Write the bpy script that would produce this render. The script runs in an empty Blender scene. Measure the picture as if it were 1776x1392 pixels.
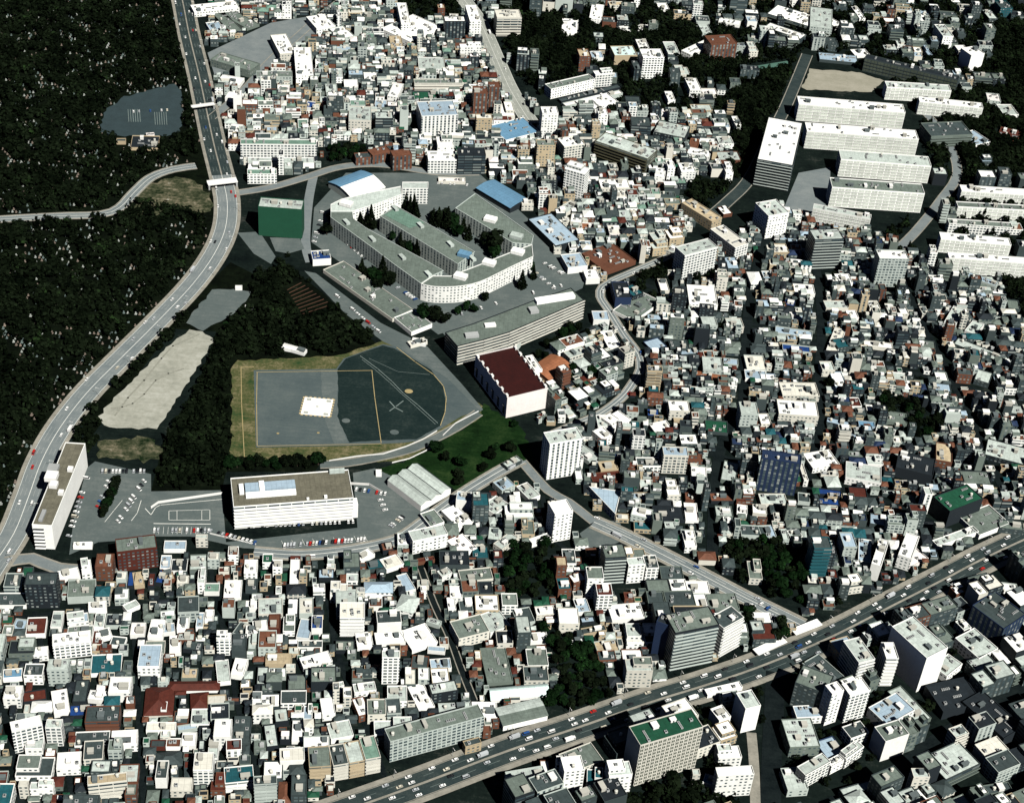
import bpy, math, random, numpy as np
from mathutils import Vector, Matrix
random.seed(7); RNG = np.random.default_rng(7)
sc = bpy.context.scene; COL = sc.collection
# ------------------------------------------------------------------ camera
H, DEP, ROLL, FPX = 890.0, math.radians(38), math.radians(5.2), 2906.0
F_ = Vector((0, math.cos(DEP), -math.sin(DEP)))
R0 = Vector((1, 0, 0)); U0 = Vector((0, math.sin(DEP), math.cos(DEP)))
R_ = R0*math.cos(ROLL) + U0*math.sin(ROLL); U_ = -R0*math.sin(ROLL) + U0*math.cos(ROLL)
cd = bpy.data.cameras.new('camera'); cam = bpy.data.objects.new('camera', cd); COL.objects.link(cam)
M = Matrix((R_, U_, -F_)).transposed().to_4x4(); M.translation = Vector((0, 0, H)); cam.matrix_world = M
cd.sensor_width = 36; cd.lens = FPX/1776*36; cd.clip_start = 5; cd.clip_end = 20000
sc.camera = cam
# ------------------------------------------------------------------ light
SUN_AZ, SUN_EL = math.radians(36), math.radians(48)     # azimuth: to the right of straight behind the camera
sd = Vector((math.sin(SUN_AZ)*math.cos(SUN_EL), -math.cos(SUN_AZ)*math.cos(SUN_EL), math.sin(SUN_EL)))
sl = bpy.data.lights.new('sun', 'SUN'); sl.energy = 5.0; sl.angle = math.radians(0.5); sl.color = (1, 0.985, 0.935)
so = bpy.data.objects.new('sun', sl); COL.objects.link(so); so.rotation_euler = sd.to_track_quat('Z', 'Y').to_euler()
w = bpy.data.worlds.new('World'); sc.world = w; w.use_nodes = True; nt = w.node_tree
sk = nt.nodes.new('ShaderNodeTexSky'); sk.sky_type = 'NISHITA'; sk.sun_disc = False
sk.sun_elevation = SUN_EL; sk.sun_rotation = math.atan2(sd.x, sd.y); sk.altitude = 50; sk.air_density = .12; sk.dust_density = .1; sk.ozone_density = 2
nt.links.new(sk.outputs[0], nt.nodes['Background'].inputs[0]); nt.nodes['Background'].inputs[1].default_value = 0.05
vs = sc.view_settings; vs.view_transform = 'Standard'; vs.look = 'None'; vs.gamma = 1; vs.exposure = 0.42
sc.cycles.max_bounces = 2; sc.cycles.diffuse_bounces = 0; sc.cycles.glossy_bounces = 1
# ------------------------------------------------------------------ picture point -> place on the ground (z) and back
def at(px, py, z=0.0):
    d = F_*FPX + R_*(px-888) + U_*(696-py)
    t = (z-H)/d.z
    return Vector((d.x*t, d.y*t, z))
def pix(p):
    v = Vector(p) - Vector((0, 0, H)); k = FPX/v.dot(F_)
    return 888+v.dot(R_)*k, 696-v.dot(U_)*k
def hgt(px, py, hp):            # height in metres of a wall whose top is at (px,py) and which shows hp pixels
    h = hp/1.6
    for _ in range(5):
        t = at(px, py, h); b = pix((t.x, t.y, 0)); h *= hp/max(b[1]-py, .5)
    return max(2.5, min(h, 75))
# ------------------------------------------------------------------ materials
RGB = dict(W=(.86,.86,.81), L=(.42,.47,.43), G=(.125,.155,.132), D=(.040,.056,.056), K=(.010,.015,.019), B=(.008,.04,.16),
           S=(.30,.39,.46), T=(.010,.075,.09), R=(.075,.017,.010), M=(.030,.004,.003), N=(.125,.050,.028), E=(.008,.062,.032),
           Y=(.42,.34,.22), P=(.80,.74,.70), C=(.62,.60,.52), O=(.10,.095,.055), I=(.012,.026,.065), U=(.11,.23,.34), Q=(.115,.108,.078), A=(.27,.105,.05), V=(.13,.22,.17),
           Z=(.56,.70,.66))
WORD = dict(W='white', L='light grey', G='grey', D='dark grey', K='black', B='deep blue', S='pale blue', T='teal', R='rust red', M='maroon',
            N='brown', E='green', Y='tan', P='pinkish', C='cream', O='olive', Q='grey-brown', I='navy', U='sky blue', A='orange', V='sage green', Z='pale mint')
MATS = {}
def nodes(name):
    m = bpy.data.materials.new(name); m.use_nodes = True; t = m.node_tree
    return m, t, t.nodes['Principled BSDF']
def math_n(t, op, a, b=None, c=None):
    n = t.nodes.new('ShaderNodeMath'); n.operation = op
    for i, v in enumerate((a, b, c)):
        if v is None: continue
        if isinstance(v, (int, float)): n.inputs[i].default_value = v
        else: t.links.new(v, n.inputs[i])
    return n.outputs[0]
def mixc(t, f, a, b):
    n = t.nodes.new('ShaderNodeMix'); n.data_type = 'RGBA'
    if isinstance(f, (int, float)): n.inputs[0].default_value = f
    else: t.links.new(f, n.inputs[0])
    for i, v in ((6, a), (7, b)):
        if isinstance(v, tuple): n.inputs[i].default_value = (*v[:3], 1)
        else: t.links.new(v, n.inputs[i])
    return n.outputs[2]
def noise(t, scale, detail=3, vec=None, rough=.55):
    n = t.nodes.new('ShaderNodeTexNoise'); n.inputs['Scale'].default_value = scale; n.inputs['Detail'].default_value = detail
    n.inputs['Roughness'].default_value = rough
    if vec is None:
        g = t.nodes.new('ShaderNodeNewGeometry'); vec = g.outputs['Position']
    t.links.new(vec, n.inputs['Vector']); return n.outputs[0]
def ramp(t, f, stops):
    n = t.nodes.new('ShaderNodeValToRGB'); t.links.new(f, n.inputs[0]); e = n.color_ramp.elements
    while len(e) < len(stops): e.new(.5)
    for x, (p, c) in zip(e, stops): x.position = p; x.color = (*c, 1)
    return n.outputs[0]
def worn(t, c, amt=.35, s1=.09, s2=.7):
    """the base colour with stains: two octaves of world-fixed noise plus a small shift for each object"""
    n1 = noise(t, s1, 4); n2 = noise(t, s2, 3)
    k = math_n(t, 'MULTIPLY_ADD', n1, amt*1.3, 1-amt*.65)
    k = math_n(t, 'MULTIPLY', k, math_n(t, 'MULTIPLY_ADD', n2, amt*1.4, 1-amt*.7))
    oi = t.nodes.new('ShaderNodeObjectInfo')
    k = math_n(t, 'MULTIPLY', k, math_n(t, 'MULTIPLY_ADD', oi.outputs['Random'], .25, .87))
    h = t.nodes.new('ShaderNodeHueSaturation'); h.inputs['Color'].default_value = (*c, 1); t.links.new(k, h.inputs['Value'])
    return h.outputs[0]
def roofmat(k):
    key = 'roof_'+WORD[k].replace(' ', '_')
    if key not in MATS:
        m, t, b = nodes(key); c = RGB[k]
        col = worn(t, c, .6 if k not in 'WSPCUZ' else .3, .12, .45)
        uv = t.nodes.new('ShaderNodeUVMap'); s = t.nodes.new('ShaderNodeSeparateXYZ'); t.links.new(uv.outputs[0], s.inputs[0])
        seam = math_n(t, 'LESS_THAN', math_n(t, 'FRACT', math_n(t, 'MULTIPLY', s.outputs[0], 1/4.0)), .07)
        seam2 = math_n(t, 'LESS_THAN', math_n(t, 'FRACT', math_n(t, 'MULTIPLY', s.outputs[1], 1/5.2)), .05)
        f = math_n(t, 'MULTIPLY', math_n(t, 'MAXIMUM', seam, seam2), .45)
        t.links.new(mixc(t, f, col, tuple(x*.45 for x in c)), b.inputs['Base Color'])
        b.inputs['Roughness'].default_value = .75; b.inputs['Specular IOR Level'].default_value = .25
        MATS[key] = m
    return MATS[key]
def wallmat(k, st):
    key = 'wall_%s_%s' % (WORD[k].replace(' ', '_'), dict(w='windows', b='ribbon_glass', g='window_grid', v='bays', n='plain')[st])
    if key not in MATS:
        m, t, b = nodes(key); c = RGB[k]; col = worn(t, c, .22)
        if st != 'n':
            uv = t.nodes.new('ShaderNodeUVMap'); s = t.nodes.new('ShaderNodeSeparateXYZ'); t.links.new(uv.outputs[0], s.inputs[0])
            bay, u0, u1, fl, v0, v1 = dict(w=(3.4,.22,.72,3.1,.34,.78), b=(9.0,.03,.97,3.2,.36,.86), g=(3.5,.14,.86,3.0,.26,.84), v=(4.2,.2,.66,3.1,.10,.92))[st]
            fu = math_n(t, 'FRACT', math_n(t, 'MULTIPLY', s.outputs[0], 1/bay)); fv = math_n(t, 'FRACT', math_n(t, 'MULTIPLY', s.outputs[1], 1/fl))
            q = math_n(t, 'MULTIPLY', math_n(t, 'GREATER_THAN', fu, u0), math_n(t, 'LESS_THAN', fu, u1))
            q = math_n(t, 'MULTIPLY', q, math_n(t, 'MULTIPLY', math_n(t, 'GREATER_THAN', fv, v0), math_n(t, 'LESS_THAN', fv, v1)))
            wn = t.nodes.new('ShaderNodeTexWhiteNoise'); wn.noise_dimensions = '3D'
            cv = t.nodes.new('ShaderNodeCombineXYZ'); oi = t.nodes.new('ShaderNodeObjectInfo')
            t.links.new(math_n(t, 'FLOOR', math_n(t, 'MULTIPLY', s.outputs[0], 1/bay)), cv.inputs[0]); t.links.new(math_n(t, 'FLOOR', math_n(t, 'MULTIPLY', s.outputs[1], 1/fl)), cv.inputs[1])
            t.links.new(math_n(t, 'MULTIPLY', oi.outputs['Random'], 100), cv.inputs[2]); t.links.new(cv.outputs[0], wn.inputs[0])
            gl = ramp(t, wn.outputs[0], [(0, (.02,.035,.045)), (.55, (.07,.10,.105)), (1, (.26,.29,.27))])
            if st == 'w': q = math_n(t, 'MULTIPLY', q, math_n(t, 'GREATER_THAN', wn.outputs[0], .16))
            col = mixc(t, q, col, gl); t.links.new(math_n(t, 'MULTIPLY_ADD', q, -.45, .8), b.inputs['Roughness'])
        else: b.inputs['Roughness'].default_value = .8
        t.links.new(col, b.inputs['Base Color']); b.inputs['Specular IOR Level'].default_value = .3
        MATS[key] = m
    return MATS[key]
def flat(name, c, rough=.7, amt=.2, s1=.09, s2=.7, metal=0):
    if name not in MATS:
        m, t, b = nodes(name); t.links.new(worn(t, c, amt, s1, s2), b.inputs['Base Color']); b.inputs['Roughness'].default_value = rough
        b.inputs['Metallic'].default_value = metal; b.inputs['Specular IOR Level'].default_value = .3; MATS[name] = m
    return MATS[name]
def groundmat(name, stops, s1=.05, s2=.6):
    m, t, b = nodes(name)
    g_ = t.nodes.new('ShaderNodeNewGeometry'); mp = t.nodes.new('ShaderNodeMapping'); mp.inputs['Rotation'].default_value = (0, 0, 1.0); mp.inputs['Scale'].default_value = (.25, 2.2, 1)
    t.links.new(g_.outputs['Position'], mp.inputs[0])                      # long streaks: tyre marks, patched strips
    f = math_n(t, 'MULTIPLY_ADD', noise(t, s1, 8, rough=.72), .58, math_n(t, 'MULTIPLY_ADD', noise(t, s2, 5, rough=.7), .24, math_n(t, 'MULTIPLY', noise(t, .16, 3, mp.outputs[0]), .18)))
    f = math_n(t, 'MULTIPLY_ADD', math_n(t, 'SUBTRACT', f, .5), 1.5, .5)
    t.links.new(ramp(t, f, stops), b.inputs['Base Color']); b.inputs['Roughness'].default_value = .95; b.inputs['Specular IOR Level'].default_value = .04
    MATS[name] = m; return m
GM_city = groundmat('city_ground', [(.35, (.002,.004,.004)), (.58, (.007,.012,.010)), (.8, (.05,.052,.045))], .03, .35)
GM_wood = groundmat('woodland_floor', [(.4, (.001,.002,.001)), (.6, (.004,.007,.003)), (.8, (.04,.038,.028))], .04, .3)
GM_lot = groundmat('worn_asphalt', [(.3, (.072,.092,.090)), (.5, (.092,.112,.108)), (.7, (.14,.157,.147))], .03, .5)
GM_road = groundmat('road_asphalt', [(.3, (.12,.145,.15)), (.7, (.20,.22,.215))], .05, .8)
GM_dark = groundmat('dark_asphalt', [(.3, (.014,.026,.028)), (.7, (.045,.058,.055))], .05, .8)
GM_street = groundmat('shaded_street', [(.3, (.002,.004,.005)), (.7, (.011,.016,.016))], .05, .8)  # near-black asphalt copy: the shade of the streets is put into the colour
GM_scrub = groundmat('scrub', [(.36, (.004,.012,.004)), (.5, (.05,.055,.03)), (.62, (.15,.13,.085)), (.75, (.42,.42,.36))], .06, .28)
GM_walk = groundmat('pavement', [(.3, (.16,.155,.13)), (.7, (.32,.30,.25))], .08, .6)
GM_dirt = groundmat('bare_dirt', [(.3, (.20,.205,.17)), (.5, (.30,.30,.25)), (.72, (.42,.42,.37))], .035, .25)
GM_grass = groundmat('dry_grass', [(.3, (.015,.045,.015)), (.5, (.07,.075,.03)), (.7, (.19,.16,.09))], .05, .4)
GM_green = groundmat('green_grass', [(.3, (.002,.007,.002)), (.5, (.006,.020,.005)), (.75, (.024,.045,.014))], .05, .5)
GM_pad = groundmat('apron_asphalt', [(.25, (.006,.014,.014)), (.52, (.012,.022,.021)), (.8, (.03,.042,.038))], .05, .4)
GM_apron = groundmat('pale_apron', [(.3, (.055,.075,.078)), (.5, (.072,.093,.093)), (.75, (.105,.125,.118))], .03, .5)
GM_bright = groundmat('concrete_deck', [(.3, (.20,.215,.19)), (.7, (.34,.35,.31))], .05, .6)
GM_tan = groundmat('sand_court', [(.3, (.22,.21,.16)), (.7, (.33,.31,.25))], .05, .5)
GM_line = flat('white_paint', (.7,.7,.64), .7, .3); GM_tanline = flat('tan_paint', (.34,.27,.13), .8, .3)
GM_faint = flat('faded_paint', (.16,.20,.185), .8, .3)
# ------------------------------------------------------------------ mesh helpers
def mk(name, vs_, fs, mats, parent=None, uvs=None, mi=None, smooth=False):
    me = bpy.data.meshes.new(name); me.from_pydata([tuple(v) for v in vs_], [], fs)
    for m in (mats if isinstance(mats, (list, tuple)) else [mats]): me.materials.append(m)
    if uvs is not None:
        l = me.uv_layers.new(name='UVMap'); l.data.foreach_set('uv', np.array(uvs, dtype=np.float32).ravel())
    if mi is not None: me.polygons.foreach_set('material_index', mi)
    if smooth: me.polygons.foreach_set('use_smooth', [True]*len(fs))
    me.update()
    o = bpy.data.objects.new(name, me); COL.objects.link(o)
    if parent is not None: o.parent = parent
    return o
def tag(o, label=None, cat=None, group=None, kind=None):
    for k, v in (('label', label), ('category', cat), ('group', group), ('kind', kind)):
        if v: o[k] = v
    return o
def empty(name, loc, rz=0):
    o = bpy.data.objects.new(name, None); COL.objects.link(o); o.location = loc; o.rotation_euler.z = rz; return o
class MB:
    def __init__(s): s.v = []; s.f = []; s.uv = []; s.mi = []
    def quad(s, a, b, c, d, uv=None, m=0):
        n = len(s.v); s.v += [a, b, c, d]; s.f.append((n, n+1, n+2, n+3)); s.mi.append(m)
        if uv is None:
            la = (Vector(b)-Vector(a)).length; lb = (Vector(d)-Vector(a)).length; uv = [(0,0),(la,0),(la,lb),(0,lb)]
        s.uv += uv
    def poly(s, pts, m=0):
        n = len(s.v); s.v += list(pts); s.f.append(tuple(range(n, n+len(pts)))); s.mi.append(m); s.uv += [(p[0], p[1]) for p in pts]
    def box(s, x0, y0, z0, x1, y1, z1, m=0, bottom=False):
        P = [(x0,y0,z0),(x1,y0,z0),(x1,y1,z0),(x0,y1,z0),(x0,y0,z1),(x1,y0,z1),(x1,y1,z1),(x0,y1,z1)]
        for q in ((0,1,5,4),(1,2,6,5),(2,3,7,6),(3,0,4,7),(4,5,6,7)) + (((3,2,1,0),) if bottom else ()):
            s.quad(*[P[i] for i in q], m=m)
    def cyl(s, x, y, z0, z1, r, n=10, m=0, r1=None):
        r1 = r if r1 is None else r1
        a = [(math.cos(2*math.pi*i/n), math.sin(2*math.pi*i/n)) for i in range(n)]
        for i in range(n):
            p, q = a[i], a[(i+1) % n]
            s.quad((x+p[0]*r,y+p[1]*r,z0),(x+q[0]*r,y+q[1]*r,z0),(x+q[0]*r1,y+q[1]*r1,z1),(x+p[0]*r1,y+p[1]*r1,z1), m=m)
        s.poly([(x+p[0]*r1, y+p[1]*r1, z1) for p in a], m=m)
    def build(s, name, mats, parent=None): return mk(name, s.v, s.f, mats, parent, s.uv, s.mi)
# ------------------------------------------------------------------ occupancy of the ground (1 m cells)
OX, OY, ON, OM = -1500, 420, 3300, 2500
OCC = np.zeros((OM, ON), dtype=np.uint8)
def inside(pts, X, Y):
    r = np.zeros(X.shape, bool); n = len(pts)
    for i in range(n):
        x0, y0 = pts[i][:2]; x1, y1 = pts[(i+1) % n][:2]
        if y0 == y1: continue
        c = ((y0 > Y) != (y1 > Y)) & (X < (x1-x0)*(Y-y0)/(y1-y0)+x0); r ^= c
    return r
def window(pts, pad=0):
    xs = [p[0] for p in pts]; ys = [p[1] for p in pts]
    i0 = max(0, int(min(xs)-pad-OX)); i1 = min(ON, int(max(xs)+pad-OX)+2); j0 = max(0, int(min(ys)-pad-OY)); j1 = min(OM, int(max(ys)+pad-OY)+2)
    X, Y = np.meshgrid(np.arange(i0, i1)+OX+.5, np.arange(j0, j1)+OY+.5); return slice(j0, j1), slice(i0, i1), X, Y
def occupy(pts, v=1):
    j, i, X, Y = window(pts)
    if X.size: OCC[j, i][inside(pts, X, Y)] = v
def occ_share(pts):
    j, i, X, Y = window(pts)
    if not X.size: return 1
    k = inside(pts, X, Y); n = k.sum()
    return (OCC[j, i][k] > 0).sum()/n if n else 1
def occupy_line(pts, wd):
    for a, b in zip(pts, pts[1:]):
        j, i, X, Y = window([a, b], wd); dx, dy = b[0]-a[0], b[1]-a[1]
        t = np.clip(((X-a[0])*dx+(Y-a[1])*dy)/(dx*dx+dy*dy), 0, 1)
        OCC[j, i][np.hypot(X-a[0]-t*dx, Y-a[1]-t*dy) < wd/2] = 1
ZC = [0]
def Z(lv): ZC[0] += 1; return .08*lv+.0009*ZC[0]
# ------------------------------------------------------------------ ground, roads
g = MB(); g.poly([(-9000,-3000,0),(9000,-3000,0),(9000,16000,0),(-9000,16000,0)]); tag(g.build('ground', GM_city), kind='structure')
def sheet(name, px, mat, lv=1, occ=True, rag=0):
    p = [at(x, y) for x, y in px]
    if rag:
        q = []; rr = random.Random(len(px)*7+int(px[0][0]))
        for a, b_ in zip(p, p[1:]+p[:1]):
            n = max(1, int((b_-a).length/5)); nn = Vector((-(b_-a).y, (b_-a).x, 0)).normalized()
            for k in range(n): q.append(a.lerp(b_, k/n)+nn*rr.uniform(-rag, rag))
        p = q
    zz = Z(lv); s = MB(); s.poly([(q.x, q.y, zz) for q in p]); o = s.build(name, mat); tag(o, kind='structure')
    if sum(a.x*b.y-b.x*a.y for a, b in zip(p, p[1:]+p[:1])) < 0: o.data.flip_normals()
    if occ: occupy(p)
    return o
def smooth_line(pts, step=8):
    P = [Vector((p[0], p[1])) for p in pts]; out = []
    for i in range(len(P)-1):
        p0 = P[max(i-1, 0)]; p1 = P[i]; p2 = P[i+1]; p3 = P[min(i+2, len(P)-1)]; n = max(1, int((p2-p1).length/step))
        for k in range(n):
            t = k/n; out.append(.5*((2*p1)+(p2-p0)*t+(2*p0-5*p1+4*p2-p3)*t*t+(3*p1-p0-3*p2+p3)*t**3))
    return out+[P[-1]]
def normals(L):
    N = []
    for i in range(len(L)):
        d = (L[min(i+1, len(L)-1)]-L[max(i-1, 0)]).normalized(); N.append(Vector((-d.y, d.x)))
    return N
def strip(name, L, off0, off1, mat, z, parent=None, h=0, dash=None):
    N = normals(L); s = MB()
    acc = 0
    for i in range(len(L)-1):
        a, b = L[i], L[i+1]; ln = (b-a).length; acc += ln
        if dash and (acc % (dash*2)) > dash: continue
        p = [(a+N[i]*off0), (b+N[i+1]*off0), (b+N[i+1]*off1), (a+N[i]*off1)]
        q = [(v.x, v.y, z+h) for v in p]
        s.quad(*q)
        if h:
            s.quad((p[0].x,p[0].y,z-.1),(p[1].x,p[1].y,z-.1),q[1],q[0]); s.quad((p[2].x,p[2].y,z-.1),(p[3].x,p[3].y,z-.1),q[3],q[2])
    o = s.build(name, mat)
    if off1 > off0: pass
    else: o.data.flip_normals()
    return tag(o, kind='structure')
LINES = {}
def road(key, px, wd, mat, marks=True, walk=0, lanes=2, lv=2, lane_mat=None):
    L = smooth_line([at(x, y) for x, y in px], 8); LINES[key] = L
    occupy_line([tuple(p) for p in L], wd+2*walk)
    strip('road', L, -wd/2, wd/2, mat, Z(lv))
    if walk:
        for s in (-1, 1): strip('pavement', L, min(s*wd/2, s*(wd/2+walk)), max(s*wd/2, s*(wd/2+walk)), GM_walk, Z(lv), h=.14)
    if marks:
        strip('road_markings', L, -.22, .22, GM_line, Z(lv+1))
        n = lanes
        for k in range(1, n):
            for s in (-1, 1): strip('road_markings', L, s*wd/2*k/n-.12, s*wd/2*k/n+.12, lane_mat or GM_line, Z(lv+1), dash=8)
        for s in (-1, 1): strip('road_markings', L, s*(wd/2-.6)-.14, s*(wd/2-.6)+.14, GM_line, Z(lv+1))
    return L
# ------------------------------------------------------------------ the setting: sheets of ground
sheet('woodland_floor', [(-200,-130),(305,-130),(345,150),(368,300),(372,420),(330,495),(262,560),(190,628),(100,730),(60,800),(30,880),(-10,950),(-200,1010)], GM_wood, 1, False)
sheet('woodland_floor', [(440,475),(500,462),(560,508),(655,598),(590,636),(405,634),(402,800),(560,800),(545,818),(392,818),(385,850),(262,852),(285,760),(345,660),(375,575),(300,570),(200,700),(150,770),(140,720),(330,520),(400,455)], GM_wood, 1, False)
sheet('car_park', [(172,230),(182,192),(216,168),(302,146),(318,166),(312,236),(182,236)], flat('cemetery_asphalt', (.022,.038,.042), .9, .5), 2, rag=2)
sheet('building_plot', [(232,345),(262,318),(305,306),(345,318),(368,345),(366,368),(300,372),(235,372)], GM_scrub, 2, False, rag=3)
sheet('dirt_field', [(178,738),(172,722),(198,690),(300,592),(328,573),(352,574),(370,588),(362,606),(330,655),(272,742),(240,745)], GM_dirt, 2, rag=1.6)
sheet('asphalt_lot', [(322,560),(368,503),(410,500),(434,506),(432,518),(398,548),(352,574)], GM_lot, 2, rag=1.5)
sheet('clearing', [(170,765),(262,757),(285,790),(250,800),(172,795)], GM_scrub, 2, False, rag=3)
sheet('asphalt_lot', [(412,404),(450,402),(478,445),(470,458),(440,440)], GM_lot, 2)
sheet('asphalt_lot', [(468,412),(520,414),(528,432),(500,440),(478,436)], GM_lot, 3)
sheet('grass_verge', [(402,640),(412,626),(590,616),(662,592),(700,600),(838,705),(838,722),(780,755),(700,800),(400,802)], GM_grass, 2, rag=1.2)
sheet('apron', [(440,642),(583,640),(596,622),(664,597),(690,602),(775,655),(832,712),(800,722),(762,745),(722,765),(700,768),(600,773),(444,776)], GM_apron, 3)
sheet('apron', [(556,642),(584,641),(586,686),(590,735),(604,768),(580,770),(566,735),(560,690)], GM_lot, 3.5, rag=.8)
sheet('apron', [(586,640),(600,622),(664,599),(684,604),(748,642),(768,672),(775,700),(764,738),(722,762),(650,764),(606,768),(590,735),(586,722)], GM_pad, 4, rag=.5)
sheet('green_slope', [(700,802),(770,765),(838,722),(838,700),(905,740),(925,800),(880,810),(800,850),(740,830),(620,818)], GM_green, 2, False, rag=2)
sheet('yard', [(165,800),(262,822),(262,852),(385,850),(392,940),(620,915),(612,820),(650,812),(700,835),(745,880),(735,900),(690,925),(650,945),(540,958),(420,950),(330,930),(265,930),(240,935),(170,940),(120,962),(128,900),(150,812)], GM_lot, 2)
sheet('lawn_strip', [(386,560-0),(430,545),(440,560),(400,580)], GM_green, 3, False)
sheet('compound_road', [(528,470),(548,474),(660,560),(740,600),(800,665),(838,710),(830,716),(690,604),(664,592),(600,545)], GM_lot, 2)
sheet('school_yard', [(545,360),(600,300),(830,300),(960,420),(1020,470),(1010,500),(880,540),(760,580),(640,490),(540,420)], GM_lot, 1)
sheet('compound_lot', [(750,560),(870,520),(1000,490),(1010,500),(880,560),(790,600)], GM_lot, 2)
sheet('sand_court', [(1391,152),(1404,120),(1492,126),(1532,140),(1512,160),(1400,156)], GM_tan, 2, rag=1.5)
sheet('green_court', [(1290,118),(1365,106),(1372,114),(1300,126)], flat('court_green', (.06,.13,.10), .9), 2)
sheet('construction_yard', [(360,92),(470,40),(560,25),(560,60),(440,130),(372,130)], GM_road, 2)
sheet('plaza', [(1005,925),(1040,900),(1075,905),(1085,935),(1050,950),(1020,950)], GM_lot, 2)
sheet('danchi_lot', [(1385,300),(1440,290),(1440,350),(1400,380),(1360,360)], GM_road, 1)
sheet('car_park', [(1235,730),(1300,735),(1290,760),(1240,750)], GM_dark, 2, False)
GM_lane = flat('worn_paint', (.30,.32,.30), .8, .4)
# roads (picture points on the centre line, width in metres)
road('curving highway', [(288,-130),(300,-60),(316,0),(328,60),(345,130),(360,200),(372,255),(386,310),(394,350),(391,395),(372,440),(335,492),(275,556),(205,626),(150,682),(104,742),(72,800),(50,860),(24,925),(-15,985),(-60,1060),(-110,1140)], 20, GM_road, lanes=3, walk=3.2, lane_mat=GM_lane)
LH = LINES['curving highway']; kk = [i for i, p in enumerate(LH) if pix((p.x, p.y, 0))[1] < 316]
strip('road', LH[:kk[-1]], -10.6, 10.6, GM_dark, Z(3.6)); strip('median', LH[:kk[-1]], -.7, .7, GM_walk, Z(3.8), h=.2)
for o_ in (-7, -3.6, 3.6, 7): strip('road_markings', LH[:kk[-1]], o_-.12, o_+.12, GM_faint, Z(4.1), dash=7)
road('branch road', [(340,288),(300,294),(262,308),(232,335),(208,360),(175,372),(100,375),(10,380),(-50,384),(-190,392)], 10, GM_road, lanes=1, walk=1.5)
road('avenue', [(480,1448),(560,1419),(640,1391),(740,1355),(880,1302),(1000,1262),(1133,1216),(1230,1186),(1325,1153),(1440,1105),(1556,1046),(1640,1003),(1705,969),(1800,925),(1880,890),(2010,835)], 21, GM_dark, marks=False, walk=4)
LA = LINES['avenue']
strip('median', LA, -.8, .8, GM_walk, Z(3), h=.18)
for o_ in (-5.2, 5.2): strip('road_markings', LA, o_-.1, o_+.1, GM_faint, Z(3), dash=7)
for o_ in (-9.9, 9.9): strip('road_markings', LA, o_-.25, o_+.25, GM_walk, Z(3))
road('ramp road', [(1030,905),(1075,925),(1150,962),(1220,998),(1290,1035),(1345,1062),(1392,1085)], 12, GM_road, lanes=2, walk=2.5)
road('winding road', [(1190,425),(1156,446),(1108,467),(1062,487),(1045,498),(1041,515),(1057,540),(1083,582),(1106,613),(1111,640),(1098,664),(1078,690),(1040,718),(1000,735),(960,752)], 7, GM_road, lanes=1, walk=1.2)
road('compound street', [(1030,905),(985,870),(950,850),(905,800)], 7, GM_road, False, 1)
road('sweeping road', [(905,797),(865,818),(800,858),(745,898),(700,930),(668,942),(600,955),(520,962),(440,957)], 9.5, GM_road, lanes=1, walk=1.8)
road('junction road', [(10,975),(55,968),(100,985),(190,986),(260,955)], 9, GM_road, False, 1.5)
road('pad road', [(555,806),(600,803),(660,792),(715,778),(755,760),(790,742),(830,716)], 8, GM_lot, False, 1)
road('expressway', [(788,-30),(805,0),(832,38),(862,105),(882,150),(904,188),(922,215)], 20, GM_bright, lanes=2, walk=0)
road('north lane', [(366,205),(420,160),(470,105),(520,60),(560,25),(600,-5)], 9, GM_road, False, 1)
road('school lane', [(410,335),(470,325),(530,308),(590,290),(660,286),(760,300),(830,300)], 8, GM_road, False, 1.5)
road('gate lane', [(545,300),(535,350),(530,420),(538,455)], 9, GM_road, False)
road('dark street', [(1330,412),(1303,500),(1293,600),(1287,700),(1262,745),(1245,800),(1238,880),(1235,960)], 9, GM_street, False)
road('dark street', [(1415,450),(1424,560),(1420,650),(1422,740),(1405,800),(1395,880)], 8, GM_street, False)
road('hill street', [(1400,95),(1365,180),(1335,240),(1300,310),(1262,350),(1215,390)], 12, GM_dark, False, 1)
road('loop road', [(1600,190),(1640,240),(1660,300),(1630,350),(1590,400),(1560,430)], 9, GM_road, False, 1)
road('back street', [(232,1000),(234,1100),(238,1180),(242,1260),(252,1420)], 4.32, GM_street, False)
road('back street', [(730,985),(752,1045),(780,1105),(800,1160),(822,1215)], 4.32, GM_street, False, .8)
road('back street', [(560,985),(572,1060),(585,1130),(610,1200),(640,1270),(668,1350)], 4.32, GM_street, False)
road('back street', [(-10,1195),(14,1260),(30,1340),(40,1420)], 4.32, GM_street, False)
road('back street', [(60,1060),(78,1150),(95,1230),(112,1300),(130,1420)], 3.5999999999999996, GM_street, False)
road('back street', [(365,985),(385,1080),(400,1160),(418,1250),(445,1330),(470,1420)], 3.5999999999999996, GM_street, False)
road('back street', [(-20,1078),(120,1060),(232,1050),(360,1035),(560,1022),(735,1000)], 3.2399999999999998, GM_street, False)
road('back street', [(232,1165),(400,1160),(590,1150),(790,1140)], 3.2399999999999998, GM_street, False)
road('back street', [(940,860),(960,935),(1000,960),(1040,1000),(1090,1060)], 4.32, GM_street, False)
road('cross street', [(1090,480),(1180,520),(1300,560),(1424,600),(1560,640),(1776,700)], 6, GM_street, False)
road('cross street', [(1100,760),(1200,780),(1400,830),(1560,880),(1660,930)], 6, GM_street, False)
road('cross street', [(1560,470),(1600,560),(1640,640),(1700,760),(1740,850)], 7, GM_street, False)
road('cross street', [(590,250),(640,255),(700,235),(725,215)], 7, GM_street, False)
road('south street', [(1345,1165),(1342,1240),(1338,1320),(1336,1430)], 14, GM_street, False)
road('south street', [(1345,1430),(1480,1375),(1560,1330),(1640,1270),(1776,1190)], 9, GM_street, False)
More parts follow.
